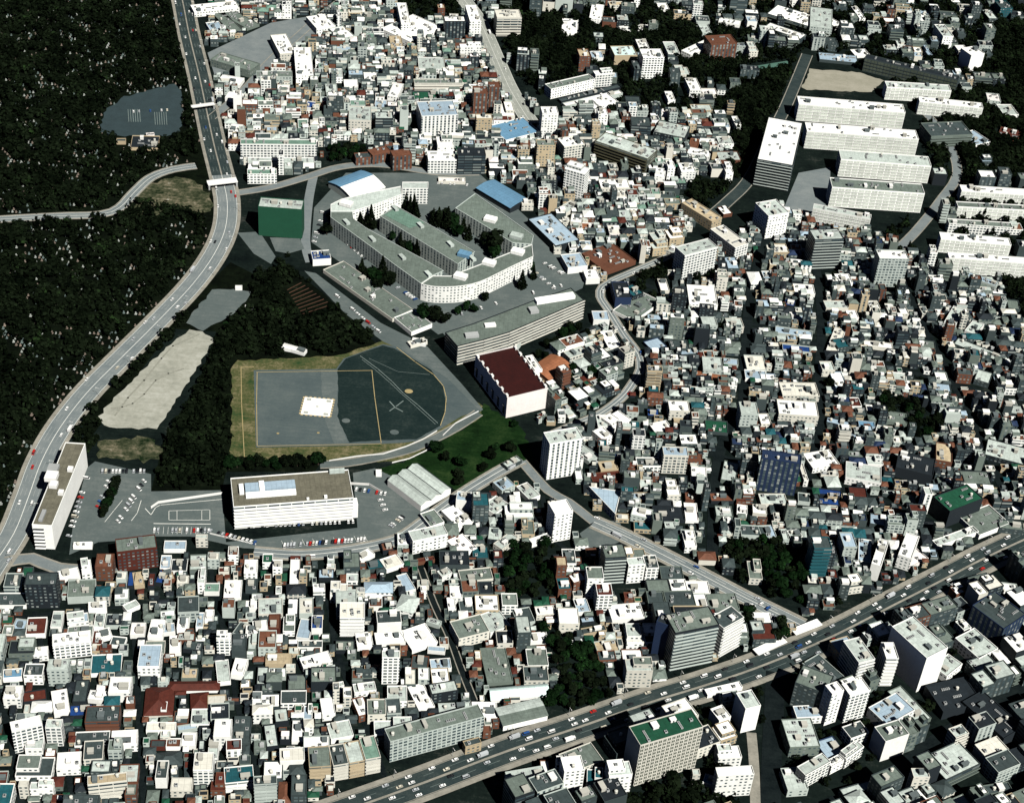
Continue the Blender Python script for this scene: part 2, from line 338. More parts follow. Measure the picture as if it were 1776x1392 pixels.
road('flyover', [(1303,1270),(1308,1330),(1311,1430)], 7, GM_walk, False)
for a in range(6):      # parking bays painted in the cemetery car park
    x = 222+a*4
    for x0, y0 in ((x, 190), (x+46, 195)):
        p, q = at(x0, y0), at(x0+1.5, y0+22); d = Vector((.35, 0))
        s = MB(); s.quad((p.x-.3,p.y,.34),(q.x-.3,q.y,.34),(q.x+.3,q.y,.34),(p.x+.3,p.y,.34)); o = s.build('parking_markings', GM_faint); o.data.flip_normals() if o.data.polygons[0].normal.z < 0 else 0; tag(o, kind='structure')
def paint(px, wd, mat, lv, name='apron_markings', closed=False):
    L = [Vector(at(x, y)[:2]) for x, y in px]
    if closed: L.append(L[0])
    s = MB(); zz = Z(lv)
    for a, b in zip(L, L[1:]):
        d = (b-a).normalized(); n = Vector((-d.y, d.x))*wd/2; a = a-d*wd/2; b = b+d*wd/2
        s.quad(*[(v.x, v.y, zz) for v in (a-n, b-n, b+n, a+n)])
    return tag(s.build(name, mat), kind='structure')
paint([(445,646),(645,643)], .55, GM_tanline, 5); paint([(645,643),(650,690),(661,768)], .6, GM_tanline, 5.5); paint([(447,774),(661,770)], .55, GM_tanline, 5)
paint([(446,646),(445,700),(446,773)], .55, GM_tanline, 5.5)
paint([(418,637),(419,700),(424,797)], .6, GM_tanline, 4); paint([(418,637),(440,637)], .6, GM_tanline, 4.5)
paint([(688,603),(720,628),(752,650),(769,670),(774,690),(772,715),(764,738)], .6, GM_tanline, 5)
paint([(625,618),(655,640),(680,662),(700,683),(725,703),(759,734)], .55, GM_faint, 5); paint([(628,624),(650,641),(676,664),(697,684),(722,706),(755,736)], .35, GM_faint, 5)
paint([(640,622),(690,645),(745,650)], .3, GM_faint, 4.5)
paint([(676,697),(685,707),(698,714)], .9, GM_faint, 5); paint([(676,713),(686,706),(699,696)], .9, GM_faint, 5.5)
for x, y, m_, r in ((600,730,GM_lot,3.0),(684,750,GM_lot,3.2),(709,679,GM_tanline,3.0),(552,751,GM_tanline,1),(482,752,GM_tanline,1)):
    c = at(x, y); s = MB(); s.poly([(c.x+r*math.cos(t)*1.2, c.y+r*math.sin(t), .52) for t in [k*math.pi/6 for k in range(12)]]); tag(s.build('apron_markings', m_), kind='structure')
# helicopter pad: tan dashed border, white square with a cross, grey corners
hp0 = at(550, 706); hw, hh = 12.2, 11.6
s = MB(); s.box(hp0.x-hw, hp0.y-hh, .3, hp0.x+hw, hp0.y+hh, .62)
pad = tag(s.build('helicopter_pad', flat('pad_white', (.78,.77,.72), .6, .12)), 'white square landing pad with a broken tan border on the grey apron', 'landing pad')
s = MB()
for k in range(7):
    t = -hw+k*(2*hw/6.4)
    for y in (-hh-1.3, hh): s.box(hp0.x+t, hp0.y+y, .3, hp0.x+t+2.1, hp0.y+y+1.3, .60)
    t2 = -hh+k*(2*hh/6.4)
    for x in (-hw-1.5, hw): s.box(hp0.x+x, hp0.y+t2, .3, hp0.x+x+1.5, hp0.y+t2+1.9, .60)
s.build('border', flat('pad_tan', (.42,.33,.18), .7, .2), pad)
s = MB()
for x in (-hw+2, hw-5.5):
    for y in (-hh+1.2, hh-4.2): s.box(hp0.x+x, hp0.y+y, .62, hp0.x+x+4, hp0.y+y+3, .66)
s.box(hp0.x-1, hp0.y-.6, .62, hp0.x+1.2, hp0.y+1.2, .66)
s.build('corner_marks', flat('pad_grey', (.40,.41,.36), .7, .3), pad)
# court and bay lines in the office yard
paint([(293,886),(293,902),(364,902),(364,884)], .35, GM_line, 3, 'court_markings', True)
for x in (307, 350): paint([(x,886),(x,902)], .3, GM_line, 3.5, 'court_markings')
paint([(252,882),(262,893),(270,880),(278,876),(385,866)], .5, GM_line, 3, 'court_markings')
paint([(267,908),(365,909)], .6, GM_line, 3, 'court_markings')
for k in range(12): paint([(268+k*8,914),(267+k*8,926)], .22, GM_line, 3, 'parking_markings')
for k in range(9): paint([(488+k*18,938-k*1.2),(493+k*18,948-k*1.2)], .22, GM_line, 3, 'parking_markings')
paint([(212,868),(198,885),(182,905)], .4, GM_line, 3, 'parking_markings'); paint([(245,868),(238,890),(228,903)], .4, GM_line, 3, 'parking_markings')

sheet('planted_plot', [(492,502),(520,488),(578,528),(566,548),(522,548)], GM_wood, 2)
for k in range(9):
    t = k/8; paint([(499+t*26,503+t*42),(522+t*52,491+t*38)], 1.1, flat('rust_soil', (.06,.028,.016), .9, .5), 3+k*.02, 'planting_rows')

for pts, w_ in (([(200,720),(222,690),(250,660),(280,622),(300,600),(345,580)],1.6),([(195,708),(212,706),(230,700),(250,684),(270,660),(292,648),(318,640)],1.4)):
    paint(pts, w_, flat('tyre_marks', (.25,.25,.205), .95, .5), 3, 'tyre_marks')

# ------------------------------------------------------------------ buildings read off the picture, tile by tile
# roof front edge (x y  x y), roof depth and wall height in tile pixels, roof colour, wall colour (a few dark ones paint in a front's shade), flags, then # name | label | landmark
DATA = '''
@ 0 0 3.947
1330 90 1640 60 50 30 W W
1440 215 1530 205 55 20 S W
1580 225 1660 210 130 12 G G n # storage_shed | long grey shed roof beside the wide highway near the top left | long grey sheds near the top
1690 200 1776 170 110 12 G G n
1440 410 1710 490 50 45 G G
1490 560 1640 585 45 22 W W
1540 670 1665 690 40 25 W W
1560 800 1650 800 40 20 C W
1560 900 1640 910 50 30 W W
@ 440 0 3.947
180 375 290 365 130 55 W C # apartment_building | tall cream block with a pale roof running back from its narrow end near the top | cream block by the grey lane
290 520 410 520 190 80 W W
20 530 265 530 40 50 G L
90 600 155 600 15 30 W W
165 640 250 640 50 25 P W
345 650 395 650 30 30 Y Y
345 735 405 745 40 15 B W
362 790 420 790 30 15 R W
305 880 372 880 60 20 V W
520 535 610 535 60 35 L W
620 590 715 590 40 25 W W
495 640 575 640 60 20 L L
430 200 560 180 80 40 W W
590 270 690 250 70 30 W L
650 825 805 830 95 75 L C w # office_building | square grey-beige office block with a cluttered roof behind the green-roofed school | square beige office block
835 815 955 815 45 95 L K b
825 745 905 750 60 15 S W
915 660 985 670 90 30 W W
615 680 700 690 60 20 D D
1100 575 1430 575 30 45 G C b # office_building | long banded office slab with white balcony stripes behind the tall white tower | long banded office slab
1130 475 1310 480 80 30 L W
1095 690 1270 690 60 10 E D n
1150 740 1330 740 60 40 D L b
1150 800 1400 790 100 135 S W v # tower_block | broad white tower with vertical bays and a pale blue roof near the top centre | broad white tower
1508 640 1605 640 45 140 N N v # tower_block | brown brick tower of vertical shafts beside the elevated road | brown brick tower
1612 600 1690 600 35 150 N N v
1310 150 1450 150 35 130 W K v # tower_block | black tower block striped with white edges at the top of the picture | black and white tower
1480 150 1560 150 110 130 W W w
1415 310 1560 310 20 115 W W w
1070 290 1290 190 90 40 W W w
1010 165 1075 165 140 85 W W w
1262 60 1310 60 25 70 Y N w
940 330 1025 330 80 45 Y Y w
700 85 765 85 40 30 W C
815 1070 945 1042 40 60 N N v # brick_apartment_building | red-brown brick apartment block of stepped bays above the school road | brown brick apartments
955 1075 1085 1062 40 95 N N v
700 1088 805 1080 35 48 D N v
1260 985 1370 985 60 95 W W w
1195 1098 1390 1098 60 90 W W g # tower_block | white gridded apartment tower stepping down in front of the broad white tower | stepped white apartment tower
1400 1065 1590 1065 50 130 K K b
1525 815 1635 815 30 110 C Y w
1265 1245 1450 1250 30 12 P C n
760 560 850 560 60 25 W W
1700 780 1790 780 80 50 W C
@ 0 0 1
226 257 274 258 21 4 K Y n # hall_building | low black-roofed hall below the car park inside the cemetery woodland | black-roofed cemetery hall
202 246 218 246 5 5 D Y n
254 236 268 235 4 3 D P n
417 251 549 252 9 22 V W g # school_building | long white school block with a green roof edge beside the highway | green-edged white school
429 303 480 303 9 16 V W g
430 284 545 284 10 8 L W n
862 32 905 32 14 31 C C b # office_building | banded cream office building at the top beside the elevated road | banded cream office
@ 880 0 3.947
370 230 480 240 100 15 W W
560 130 645 140 100 25 W W
700 40 795 40 25 45 Y C
1040 70 1110 70 45 10 W W n
765 215 845 210 25 12 W W n
895 200 985 200 25 12 W W n
1395 310 1575 300 60 115 N N v # tower_block | dark red-brown block with deep vertical bays at the upper right | red-brown block with deep bays
1335 230 1400 230 60 30 L L
1445 150 1590 175 25 18 W W n
735 385 890 382 65 60 Z Y n # hall_building | hall with a pale mint roof and a tan wall near the top centre | mint-roofed hall
930 400 1075 400 60 140 W W g # tower_block | white gridded apartment tower right of the mint-roofed hall | white gridded tower
1100 370 1180 370 80 40 L W
1190 350 1255 380 70 30 W W
900 330 970 330 55 25 W W
495 390 570 390 50 100 Y N w
580 400 660 400 45 20 S W
300 615 600 545 35 65 G W w # apartment_building | long white apartment slab with a dark roof behind the curved terrace roof | long white slab
605 500 725 490 25 100 W W g
400 730 790 640 20 22 P L n
370 700 780 600 20 15 D K n
540 755 760 700 60 30 W W
240 780 350 780 45 165 W W w # tower_block | bright blank-sided white tower beside the sky blue roof | bright white tower
-10 965 225 905 100 25 U W n # hall_building | low hall with a flat sky blue roof left of the bright white tower | low sky blue roof
625 790 690 790 40 100 W W w
205 1000 330 1000 40 140 G Y w # apartment_building | olive-grey balcony tower left of the big olive building | olive-grey balcony tower
390 1010 530 990 60 120 W C g
395 1140 530 1180 40 190 W W g
600 968 960 1092 60 105 L O b # office_building | big olive building with ribbon windows and a cluttered grey roof | big olive building
850 862 985 870 60 90 D K b
1000 905 1215 950 80 50 L K w
1240 1010 1300 1020 60 30 N A n
1230 1050 1380 1080 40 30 W W
1320 1000 1430 1005 50 20 W W
1450 990 1550 990 50 30 L W
1450 1100 1600 1100 60 25 L N
1265 760 1405 760 40 30 L Y
1340 650 1440 650 40 20 P C
1100 690 1150 690 60 35 W W
1250 620 1330 620 80 50 W W
1160 500 1255 500 50 40 L C
870 480 920 480 60 90 D K v
1100 1150 1150 1150 40 90 W W
1190 1180 1290 1180 60 80 W W
1010 1190 1080 1200 40 80 W W
1500 1170 1550 1170 60 80 W W
640 1290 840 1290 60 40 W C
1000 1000 1000 1000 0 0 X X
1660 340 1720 340 50 80 L C
1560 860 1600 860 60 40 W W
@ 1320 0 3.895
255 708 975 765 55 105 W W g # apartment_slab | topmost long white apartment slab with a blue-grey strip roof at the upper right | topmost gridded slab
310 890 1065 945 60 110 W W g # apartment_slab | second long white gridded slab joined to the black-banded block | second gridded slab
540 1080 1150 1128 65 110 L W g # apartment_slab | third white gridded slab with a grey roof down the stepped row | third gridded slab
480 1268 1105 1312 65 125 G W g # apartment_slab | lowest white gridded slab of the stepped row beside the loop road | fourth gridded slab
850 592 1285 618 40 80 L W g # apartment_slab | short white gridded slab just right of the sand court | slab by the sand court
1070 690 1500 735 35 80 W W g # apartment_slab | short white gridded slab lower right of the slab by the sand court | slab behind the dark-roofed hall
700 395 1330 545 25 85 K D g # apartment_slab | long dark unlit grey slab with a pale window grid behind the sand court | dark gridded slab
-25 1078 215 1122 285 175 W K b # office_building | white-roofed block with black ribbon-banded front left of the gridded slabs | black-banded white-roofed block
395 405 655 430 50 15 S D n
635 380 735 375 40 15 W W n
40 95 330 185 60 45 W D b # office_building | grey office of white stripes with a dark courtyard at the top right | white-striped office
20 185 265 268 30 30 W D b
330 180 480 200 130 60 L L w
490 180 545 165 70 30 W W
1420 380 1510 365 50 105 W W n # tower_block | slim bright white tower among dark trees at the upper right | slim bright tower
1130 360 1160 360 50 40 S S
1335 350 1400 350 40 20 W W
665 130 705 130 80 30 W W
1150 925 1430 912 90 75 D G b # hall_building | dark-roofed hall with a white skylight and banded front | dark-roofed banded hall
1600 920 1735 952 60 10 R N n
1450 985 1550 960 80 20 S W
1600 1230 1690 1240 80 30 L G
1500 1080 1570 1080 35 60 S D
1355 1292 1810 1322 40 70 W W g # apartment_slab | upper white gridded slab cut by the right edge of the picture | uppermost slab at the right edge
1640 780 1740 780 70 30 L W
1530 680 1620 690 50 30 P L
1540 130 1600 130 60 40 L D
1620 60 1700 60 50 60 D T w
1230 250 1300 250 80 80 L W
@ 1320 340 3.895
1330 75 1810 100 35 70 G W g # apartment_slab | second white gridded slab down at the right edge with a thin grey roof | second slab at the right edge
1270 190 1700 218 35 60 G W g
1215 292 1690 335 45 85 W W g # apartment_slab | white gridded slab with a bright white roof third from the bottom at the right edge | white-roofed slab at the right edge
1270 420 1810 460 40 95 W W g # apartment_slab | lowest and widest white gridded slab at the right edge | lowest slab at the right edge
1390 545 1585 612 28 40 S L w
800 425 1000 430 60 185 W L g # tower_block | white point tower with two balcony faces below the gridded slabs | white point tower
365 300 560 292 70 200 L K b # tower_block | dark banded tower with a bright white side wall right of the dark street | dark banded tower
350 85 740 160 30 80 L W g # apartment_slab | low white gridded slab just below the stepped row | low gridded slab
50 140 190 115 90 150 L W w
80 385 190 385 60 40 C Y
840 330 920 345 70 8 N N n
225 655 365 665 60 20 W W
20 560 70 560 50 25 S W
155 735 225 750 40 15 B K n
440 760 590 760 50 25 L C
590 825 660 825 50 25 W P
735 760 805 760 50 30 W C
735 810 805 815 30 12 W N
860 790 910 790 60 30 L C
945 800 1000 800 60 30 W C
1090 800 1135 800 50 30 L C
90 818 295 848 35 15 S L n # warehouse_building | upper of two long pale blue roofs below the low gridded slab | pale blue long roofs
95 925 345 962 45 15 S L n
145 1040 332 1060 40 15 B L n # warehouse_building | long deep blue roof below the two pale blue roofs | long deep blue roof
440 1040 515 1060 150 20 C W
695 1010 890 1035 35 18 W C
850 1065 925 1080 35 20 W K
1235 855 1310 880 110 40 L W
1375 910 1450 940 70 25 L W
1300 1000 1640 1135 40 25 L D
1185 1245 1265 1250 55 20 W L
1140 1310 1285 1325 50 15 S D
145 1350 395 1355 90 35 C C
1060 1030 1180 1045 60 15 G D
500 1290 580 1290 100 20 W S
735 1150 835 1155 35 15 N W
885 1250 985 1262 60 25 L W
520 590 620 590 60 30 W W
0 1240 100 1245 40 20 W S
415 1180 500 1180 60 40 L C
590 1090 680 1090 30 20 N Y
520 1030 600 1020 60 30 T D
1440 1240 1540 1270 70 30 L D
1670 760 1750 770 60 25 G D
1550 780 1600 780 90 20 L G
@ 440 340 3.947
405 440 530 432 60 40 B W n # gatehouse_building | small gatehouse with a deep blue roof at the head of the long shed | blue-roofed gatehouse
475 508 950 845 60 18 G C n # storage_shed | very long grey shed running diagonally beside the school | very long grey shed
960 835 1080 935 55 22 G W n # storage_shed | short grey hall with white end wall at the foot of the long shed | white-ended grey hall
30 75 330 98 65 195 L E n # netted_building | building wrapped in dark green construction netting with a pale roof | green-netted building
190 1035 345 1080 25 12 P W n
1075 1030 1190 1000 30 10 C C n
@ 880 340 3.947
140 160 330 345 40 45 S K n
415 495 550 480 90 40 S W n # hall_building | hall with a pale blue-white roof beside the school | pale blue-white hall
565 325 590 325 5 5 X X
670 522 880 445 125 25 N N n # brick_hall | brick-brown hall with a complex tiled roof beside the winding road | brick-brown hall
1000 350 1110 335 40 65 L Y w
1215 412 1440 352 60 165 L W g # tower_block | bright white balcony tower at the head of the winding road | bright balcony tower
540 570 635 565 60 35 W W n
740 700 850 700 110 60 K I n
860 690 930 665 60 40 T K
870 860 1055 725 75 15 G W n # warehouse_building | long grey and white gabled roof beside the winding road | long grey gabled roof
1245 740 1440 752 130 30 W W
590 850 700 850 60 35 S W n
690 1040 780 1030 110 12 W W n
1340 1190 1475 1200 90 40 L L
1285 1240 1475 1275 40 12 A A n # house | house with an orange-brown roof left of the dark street | orange-brown roof
1350 1110 1420 1110 50 15 A C
1480 1150 1580 1160 40 15 S L
1630 1250 1776 1260 60 20 S W
1640 1190 1776 1195 100 20 C L
1670 600 1750 600 80 40 W W g
430 180 510 190 60 30 W C
510 235 595 240 50 15 A W
480 350 580 350 40 15 S W
700 265 780 265 60 30 C P
1010 300 1100 290 60 60 L C
1115 280 1215 270 60 60 W Y
1400 180 1470 150 130 60 Y Y w
1560 360 1650 330 130 80 C W g # apartment_building | leaning white gridded block right of the bright balcony tower | leaning gridded block
1510 500 1590 500 80 30 S D
1050 650 1110 650 80 20 W C
1340 890 1440 890 60 40 L L
1510 900 1620 900 60 40 L C
1340 970 1440 980 60 15 D D
1120 1060 1250 1060 70 20 D D n
1190 1090 1320 1080 40 20 S D n
990 1060 1090 1030 60 15 S I n
0 1030 60 1050 40 20 L L
190 1200 240 1190 100 60 W W n
390 130 500 60 30 20 L C
100 60 180 60 30 40 C C
1480 130 1540 120 50 20 W N
1150 400 1200 360 30 30 L C
320 360 370 360 20 40 L C
70 360 110 360 60 30 S W
@ 440 690 3.947
1210 885 1305 852 90 25 G W n
1385 700 1490 712 60 75 S W n # office_building | pale block with a bright front right of the grey gabled warehouse | pale block by the sweeping road
1405 895 1505 850 120 22 W W n # hall_building | bright white flat roof turned at an angle below the sweeping road | bright angled white roof
1090 985 1330 935 70 85 L W w # apartment_building | white block with two bright faces below the sweeping road | two-faced white block
985 1010 1060 1010 85 30 W L
885 1050 960 1040 55 25 N K n
1420 1080 1530 1030 100 20 P W
1125 1130 1240 1110 25 15 R N n
1600 970 1700 980 90 30 L K
1420 1262 1640 1240 80 45 G C w
1500 1100 1610 1100 80 20 T D
1040 1330 1110 1310 110 18 S W n
760 1330 950 1330 70 40 S W
1345 1370 1430 1370 80 40 W W
245 1290 310 1290 180 30 W W
445 1235 550 1235 60 20 S K n
910 1180 1030 1140 70 20 C W
735 1120 830 1070 40 20 W W
250 1120 320 1120 35 20 R R n
790 1180 910 1160 60 15 T D n
60 1130 130 1130 60 40 E W
130 1170 195 1170 60 60 W W
1600 745 1650 800 40 15 R K
1650 800 1750 730 60 25 L W
1700 640 1790 600 60 30 S L
1640 1000 1700 1040 80 30 L C
150 1340 190 1340 50 20 L W
1290 1230 1360 1200 40 30 L W
1120 1290 1200 1290 40 25 L C
@ 880 690 3.947
290 320 520 282 80 240 L W v # tower_block | tall white tower with vertical balcony bays at the foot of the green slope | tall white bayed tower
325 800 450 775 80 190 W W w # tower_block | bright white slab tower with a blue shaded side above the plaza | bright slab tower above the plaza
170 1000 300 955 30 25 W W
340 1150 410 1150 60 130 Y N w
455 1270 540 1245 55 70 W N w
560 440 630 400 80 20 L L
640 500 760 490 60 20 Y Y
590 590 790 570 70 15 R N n
890 470 1050 470 60 40 D W g
1070 395 1240 400 60 120 S C g # apartment_building | cream block with a square window grid and pale roof in the crowded centre right | cream window-grid block
1260 540 1365 550 70 40 W W
1190 320 1310 320 70 30 W D
1110 90 1250 95 70 60 W C w
1140 160 1280 160 30 12 Y Y
1355 230 1510 245 80 12 E D n # house | dark green roof among the crowded houses left of the dark street | dark green roof
960 125 1040 130 50 10 B K n
1010 240 1130 215 60 15 W W n
730 200 850 130 60 60 W W
620 200 700 200 80 50 L W
650 290 720 260 60 50 W W
1600 110 1720 115 80 120 L L w
1700 225 1776 225 60 15 N N n
1460 560 1560 580 130 20 L G
850 700 980 700 50 15 S Y
845 800 980 830 60 40 W L
1220 840 1310 845 120 12 P W
1220 700 1300 705 50 20 N N
1395 710 1550 710 60 15 N K n
1010 840 1215 840 100 15 K K n
1430 810 1545 815 70 40 L G
1570 790 1640 800 60 20 W W
1680 790 1776 800 60 25 W C
1220 1000 1300 1000 90 60 W W
1600 940 1776 950 70 25 D L
1660 1220 1750 1225 120 55 G C
670 1100 820 1090 90 180 G K b # tower_block | dark banded block left of the ramp road | dark banded block by the ramp
830 1150 945 1140 50 120 L W w # apartment_building | small white block with nine dark windows beside the ramp road | white block by the ramp
890 680 960 680 20 15 C W
1100 650 1190 650 90 60 W C
470 560 520 560 90 30 W L
1080 890 1150 890 40 30 L L
350 130 400 130 50 40 W W
270 170 330 170 40 20 L Y
60 610 150 700 30 25 L W
0 480 100 430 30 20 L D
@ 1320 690 3.895
120 110 390 130 100 60 W C w
5 410 270 450 60 210 I I v # tower_block | dark blue tower with vertical ribs in the crowded right half | dark blue ribbed tower
290 560 320 560 120 40 C W
350 480 530 450 100 30 W W
440 165 590 200 35 15 S K n
575 270 700 305 35 15 S K n
660 190 770 200 35 15 U S
775 215 900 250 30 20 L W
845 160 985 180 70 20 G G
910 470 1160 530 110 60 K K n # office_building | black-roofed block with a sunken rooftop well | black sunken-roofed block
1180 420 1290 440 120 60 Y N w # apartment_building | tan-brown block right of the black sunken roof | tan-brown block
570 540 810 580 110 40 L W
385 650 545 670 40 15 B K n
385 715 530 730 40 15 B K n
545 790 600 795 50 20 W D
620 800 700 810 50 20 W D
735 850 875 875 70 20 S D # warehouse_building | bright pale roof above the cluster of slim towers | bright pale roof
600 670 720 680 70 20 R K n
1275 770 1500 682 100 105 E K n # tower_block | dark-walled block with a green roof and white ledge beside the avenue | green-topped dark block
1350 580 1560 590 90 30 G K n
1195 1005 1470 905 40 25 L W n
1475 930 1680 850 130 25 G W n
1510 385 1776 455 110 30 L K
560 1010 650 1010 100 100 S L w
655 1100 740 1115 150 40 S W n
745 1120 810 1140 170 100 W W n
925 1060 1015 1090 150 80 W W w # office_building | bright white slim tower standing over the avenue | slim white avenue tower
1000 1150 1130 1085 70 12 P P n
360 1020 480 1020 80 200 D T b
590 1270 695 1255 70 60 D C w
5 945 105 940 80 20 S L
150 960 190 960 70 30 L L
200 950 280 940 50 20 L W
1580 1320 1740 1340 80 25 W L
450 600 540 600 70 30 L D
0 720 180 720 70 20 L C
250 700 330 710 60 20 D L
940 600 1000 600 40 20 L C
820 650 915 660 30 15 L D
0 180 70 180 70 30 W C
600 60 680 60 60 20 R W n
650 120 720 120 50 20 D D
1650 100 1776 120 60 20 L D
1610 880 1776 900 60 30 G D
@ 0 690 3.947
1340 960 1420 960 20 60 L C
1120 1040 1270 1040 60 20 S W n
1095 1170 1165 1170 90 25 S W n
1420 1110 1500 1110 50 60 C L
1560 1080 1630 1080 60 60 N W
1670 1200 1760 1200 90 40 W W
870 1290 915 1290 100 20 B K n
920 1290 990 1280 90 20 Y Y n # house | small house with a yellow-tan roof in the row of bright blue and tan roofs | yellow-tan roof
1060 1265 1130 1275 90 20 B K n
1135 1255 1200 1240 80 20 Y N n
1010 1290 1055 1290 90 20 R K n
650 1160 770 1160 90 90 N N w # brick_apartment_building | small brick-brown block with rounded stripes below the parking yard | small brown block
800 1060 1075 1025 90 130 G R w # brick_apartment_building | wide dark red apartment block with a grey roof below the parking yard | wide dark red block
460 1370 650 1360 120 40 G L n # house | square grey roof with a white zigzag fitting at the far left | square grey roof
275 1250 385 1250 40 20 W L
410 1250 550 1220 60 20 W W
560 1190 630 1180 90 60 W W
150 1220 220 1220 60 15 E D
1395 1330 1500 1330 60 25 V W
1530 1370 1650 1370 120 20 W W
1210 1270 1290 1270 50 40 C C
1680 1320 1760 1320 80 20 D D
500 1020 630 1020 30 8 W W n
1350 1250 1400 1250 90 90 L W
@ 0 1040 3.947
175 240 310 235 115 25 R W n # house | white house with a flat rust red roof at the lower left edge | rust red roof near the left edge
75 210 160 220 80 15 S L
345 190 420 190 110 30 L W
460 150 605 130 60 60 S W
605 70 730 60 50 30 W W
640 190 710 190 100 25 L W
720 180 830 180 80 20 K L
360 320 625 290 80 90 W W g # apartment_building | broad bright white apartment block at the lower left | broad bright block
230 390 330 380 60 35 W W
625 310 700 310 100 15 R W n
690 270 770 250 60 20 W W
750 310 850 320 60 15 D W
320 480 465 480 70 110 L L
620 510 830 500 130 20 T W n # hall_building | wide flat teal roof in the lower left houses | wide teal roof
20 540 150 530 60 25 U W
160 520 290 520 80 60 D W
160 705 320 680 70 20 R K n
20 680 140 680 90 60 W W
370 780 480 760 150 30 W W n
600 680 720 690 60 25 W W
740 640 890 640 110 60 W W
475 800 635 790 75 20 B K n # house | house with a vivid deep blue roof at the lower left | vivid deep blue roof
495 700 590 700 150 15 D K
890 240 990 240 80 25 P W
1010 255 1115 260 120 20 W W n
1120 230 1200 220 60 20 S W
940 460 1090 460 150 90 S W
1160 370 1240 365 120 15 W W
1215 280 1330 280 50 25 L N
1250 340 1380 350 60 20 D K
1310 400 1385 400 60 15 D D
1480 250 1580 250 40 130 W W g
1590 230 1680 260 80 20 D L
1490 570 1580 560 150 20 L W n
1580 510 1670 520 110 30 W W
1240 540 1350 540 70 12 Y G
985 790 1180 785 190 15 R C h # temple_building | large hipped rust red roof beside the back street | large rust red roofs
1150 620 1500 615 60 20 R W h
1310 750 1430 740 110 15 R W h
1545 700 1640 700 30 12 N K
80 900 290 850 60 150 W W g # apartment_building | bright tall block with many balconies near the bottom left corner | bright balcony block
310 880 420 880 60 120 L W g
760 1000 940 990 100 45 P W
1000 900 1200 900 60 30 C W
1240 1000 1340 1000 90 25 W W n
1460 940 1580 940 120 90 W W
1420 1090 1490 1090 160 40 L W
1070 1150 1250 1130 100 15 D K h # house | house with a dark hipped roof near the bottom left | dark hipped roof
385 1160 550 1150 110 45 W W
100 1190 350 1190 130 60 D W
620 1180 750 1180 80 60 L D
125 1280 190 1280 40 80 C C
200 1280 360 1280 50 80 L W
600 1270 870 1240 60 110 Y C b
1165 1310 1315 1310 90 40 C C
1440 1290 1540 1290 110 60 R N
1540 1260 1740 1240 110 60 T W b
1030 1010 1130 1010 50 20 D R
1135 1010 1235 1010 60 20 N W
1220 900 1350 880 35 15 S L
1680 250 1776 250 70 40 W W
1725 700 1790 700 70 30 W W
1590 980 1710 980 180 20 D D
170 1020 290 1020 70 50 L W
1100 120 1200 110 40 20 W L
1210 200 1290 200 80 30 W W
1340 190 1390 190 100 25 S W
1400 150 1460 150 80 25 W W
1100 760 1140 760 60 30 L W
870 80 960 40 40 20 L W
1680 60 1770 60 50 25 W W
@ 440 1040 3.947
0 230 100 220 80 50 W W
100 200 180 200 100 40 N R n
200 200 280 200 100 50 G W
290 260 380 270 130 20 S W n
395 200 470 200 90 50 B W n
590 130 760 130 110 120 C W b # apartment_building | tall cream-roofed stepped block in the lower centre left | tall stepped cream block
710 330 820 320 100 20 W W n
840 310 1040 290 80 20 W W n
560 350 690 350 70 20 G K n
80 440 260 440 70 25 Y Y
340 470 540 420 70 40 W W
20 580 95 580 120 20 L K
100 530 220 530 60 20 W L
880 400 1000 400 50 175 L W g # tower_block | narrow bright white tower with stacked balconies in the lower centre | narrow bright tower
1085 350 1260 290 130 20 W W n # hall_building | odd-shaped bright white flat roof beside the lane in the lower centre | odd-shaped white roof
1215 480 1355 470 70 20 S W n
1190 350 1310 360 35 15 S W
1075 470 1190 480 90 15 D N n
1405 272 1615 218 120 60 G C w # apartment_building | cream block with a dark grey sunken roof in the lower centre | cream block with grey roof
1620 230 1760 180 120 30 L W
1600 575 1776 560 240 12 G G n
690 640 840 620 60 30 L W
915 700 1050 700 110 40 L W
1130 760 1240 730 160 25 W W
1220 650 1400 620 70 60 L K
935 975 1578 802 90 135 G L g # office_building | long grey concrete office slab with a grid of windows along the avenue | long grey office slab
180 1110 350 1100 90 60 C W n
380 1150 530 1140 140 100 G Y b
545 1140 650 1122 140 100 D C b
655 1122 760 1102 140 100 L Y b # apartment_building | grey-roofed apartment block with dark banded balconies at the bottom centre | banded balcony blocks
765 1098 870 1078 150 100 V C b
0 1270 160 1260 60 120 D L b
530 960 685 930 110 30 L W
90 1010 170 1000 150 25 L K
150 840 240 830 90 30 L K
340 800 400 800 90 50 S W
470 790 560 780 110 40 W W
260 970 340 970 140 15 W W n
180 960 250 960 50 30 T K
720 800 800 780 120 40 W N
350 870 410 865 50 60 C W
545 640 600 640 60 25 W L
970 60 1090 90 100 40 L W
1450 1010 1560 980 40 50 D Y
1180 150 1270 180 30 20 L L
790 50 880 50 60 25 N W
300 330 470 330 50 25 D W
560 600 620 590 30 25 L W
@ 880 1040 3.947
70 170 190 150 100 20 D L n
200 110 330 100 60 30 W C
480 90 570 80 90 20 S W n
715 140 940 120 100 30 W W n # hall_building | bright white roof block in the lower centre right | bright white roof block
510 160 600 150 35 15 S K
520 240 680 210 40 25 D Y
155 290 280 280 60 20 W W n
440 320 530 310 50 15 W K n
620 370 770 350 80 20 Y L
820 470 1000 470 80 130 L C w
1150 232 1450 172 130 260 G K b # tower_block | big dark office tower with thin white floor lines beside the avenue | big dark office tower
1020 150 1130 190 60 240 K I n
1480 200 1620 122 80 200 D W b # tower_block | white banded tower right of the big dark office tower | white banded tower
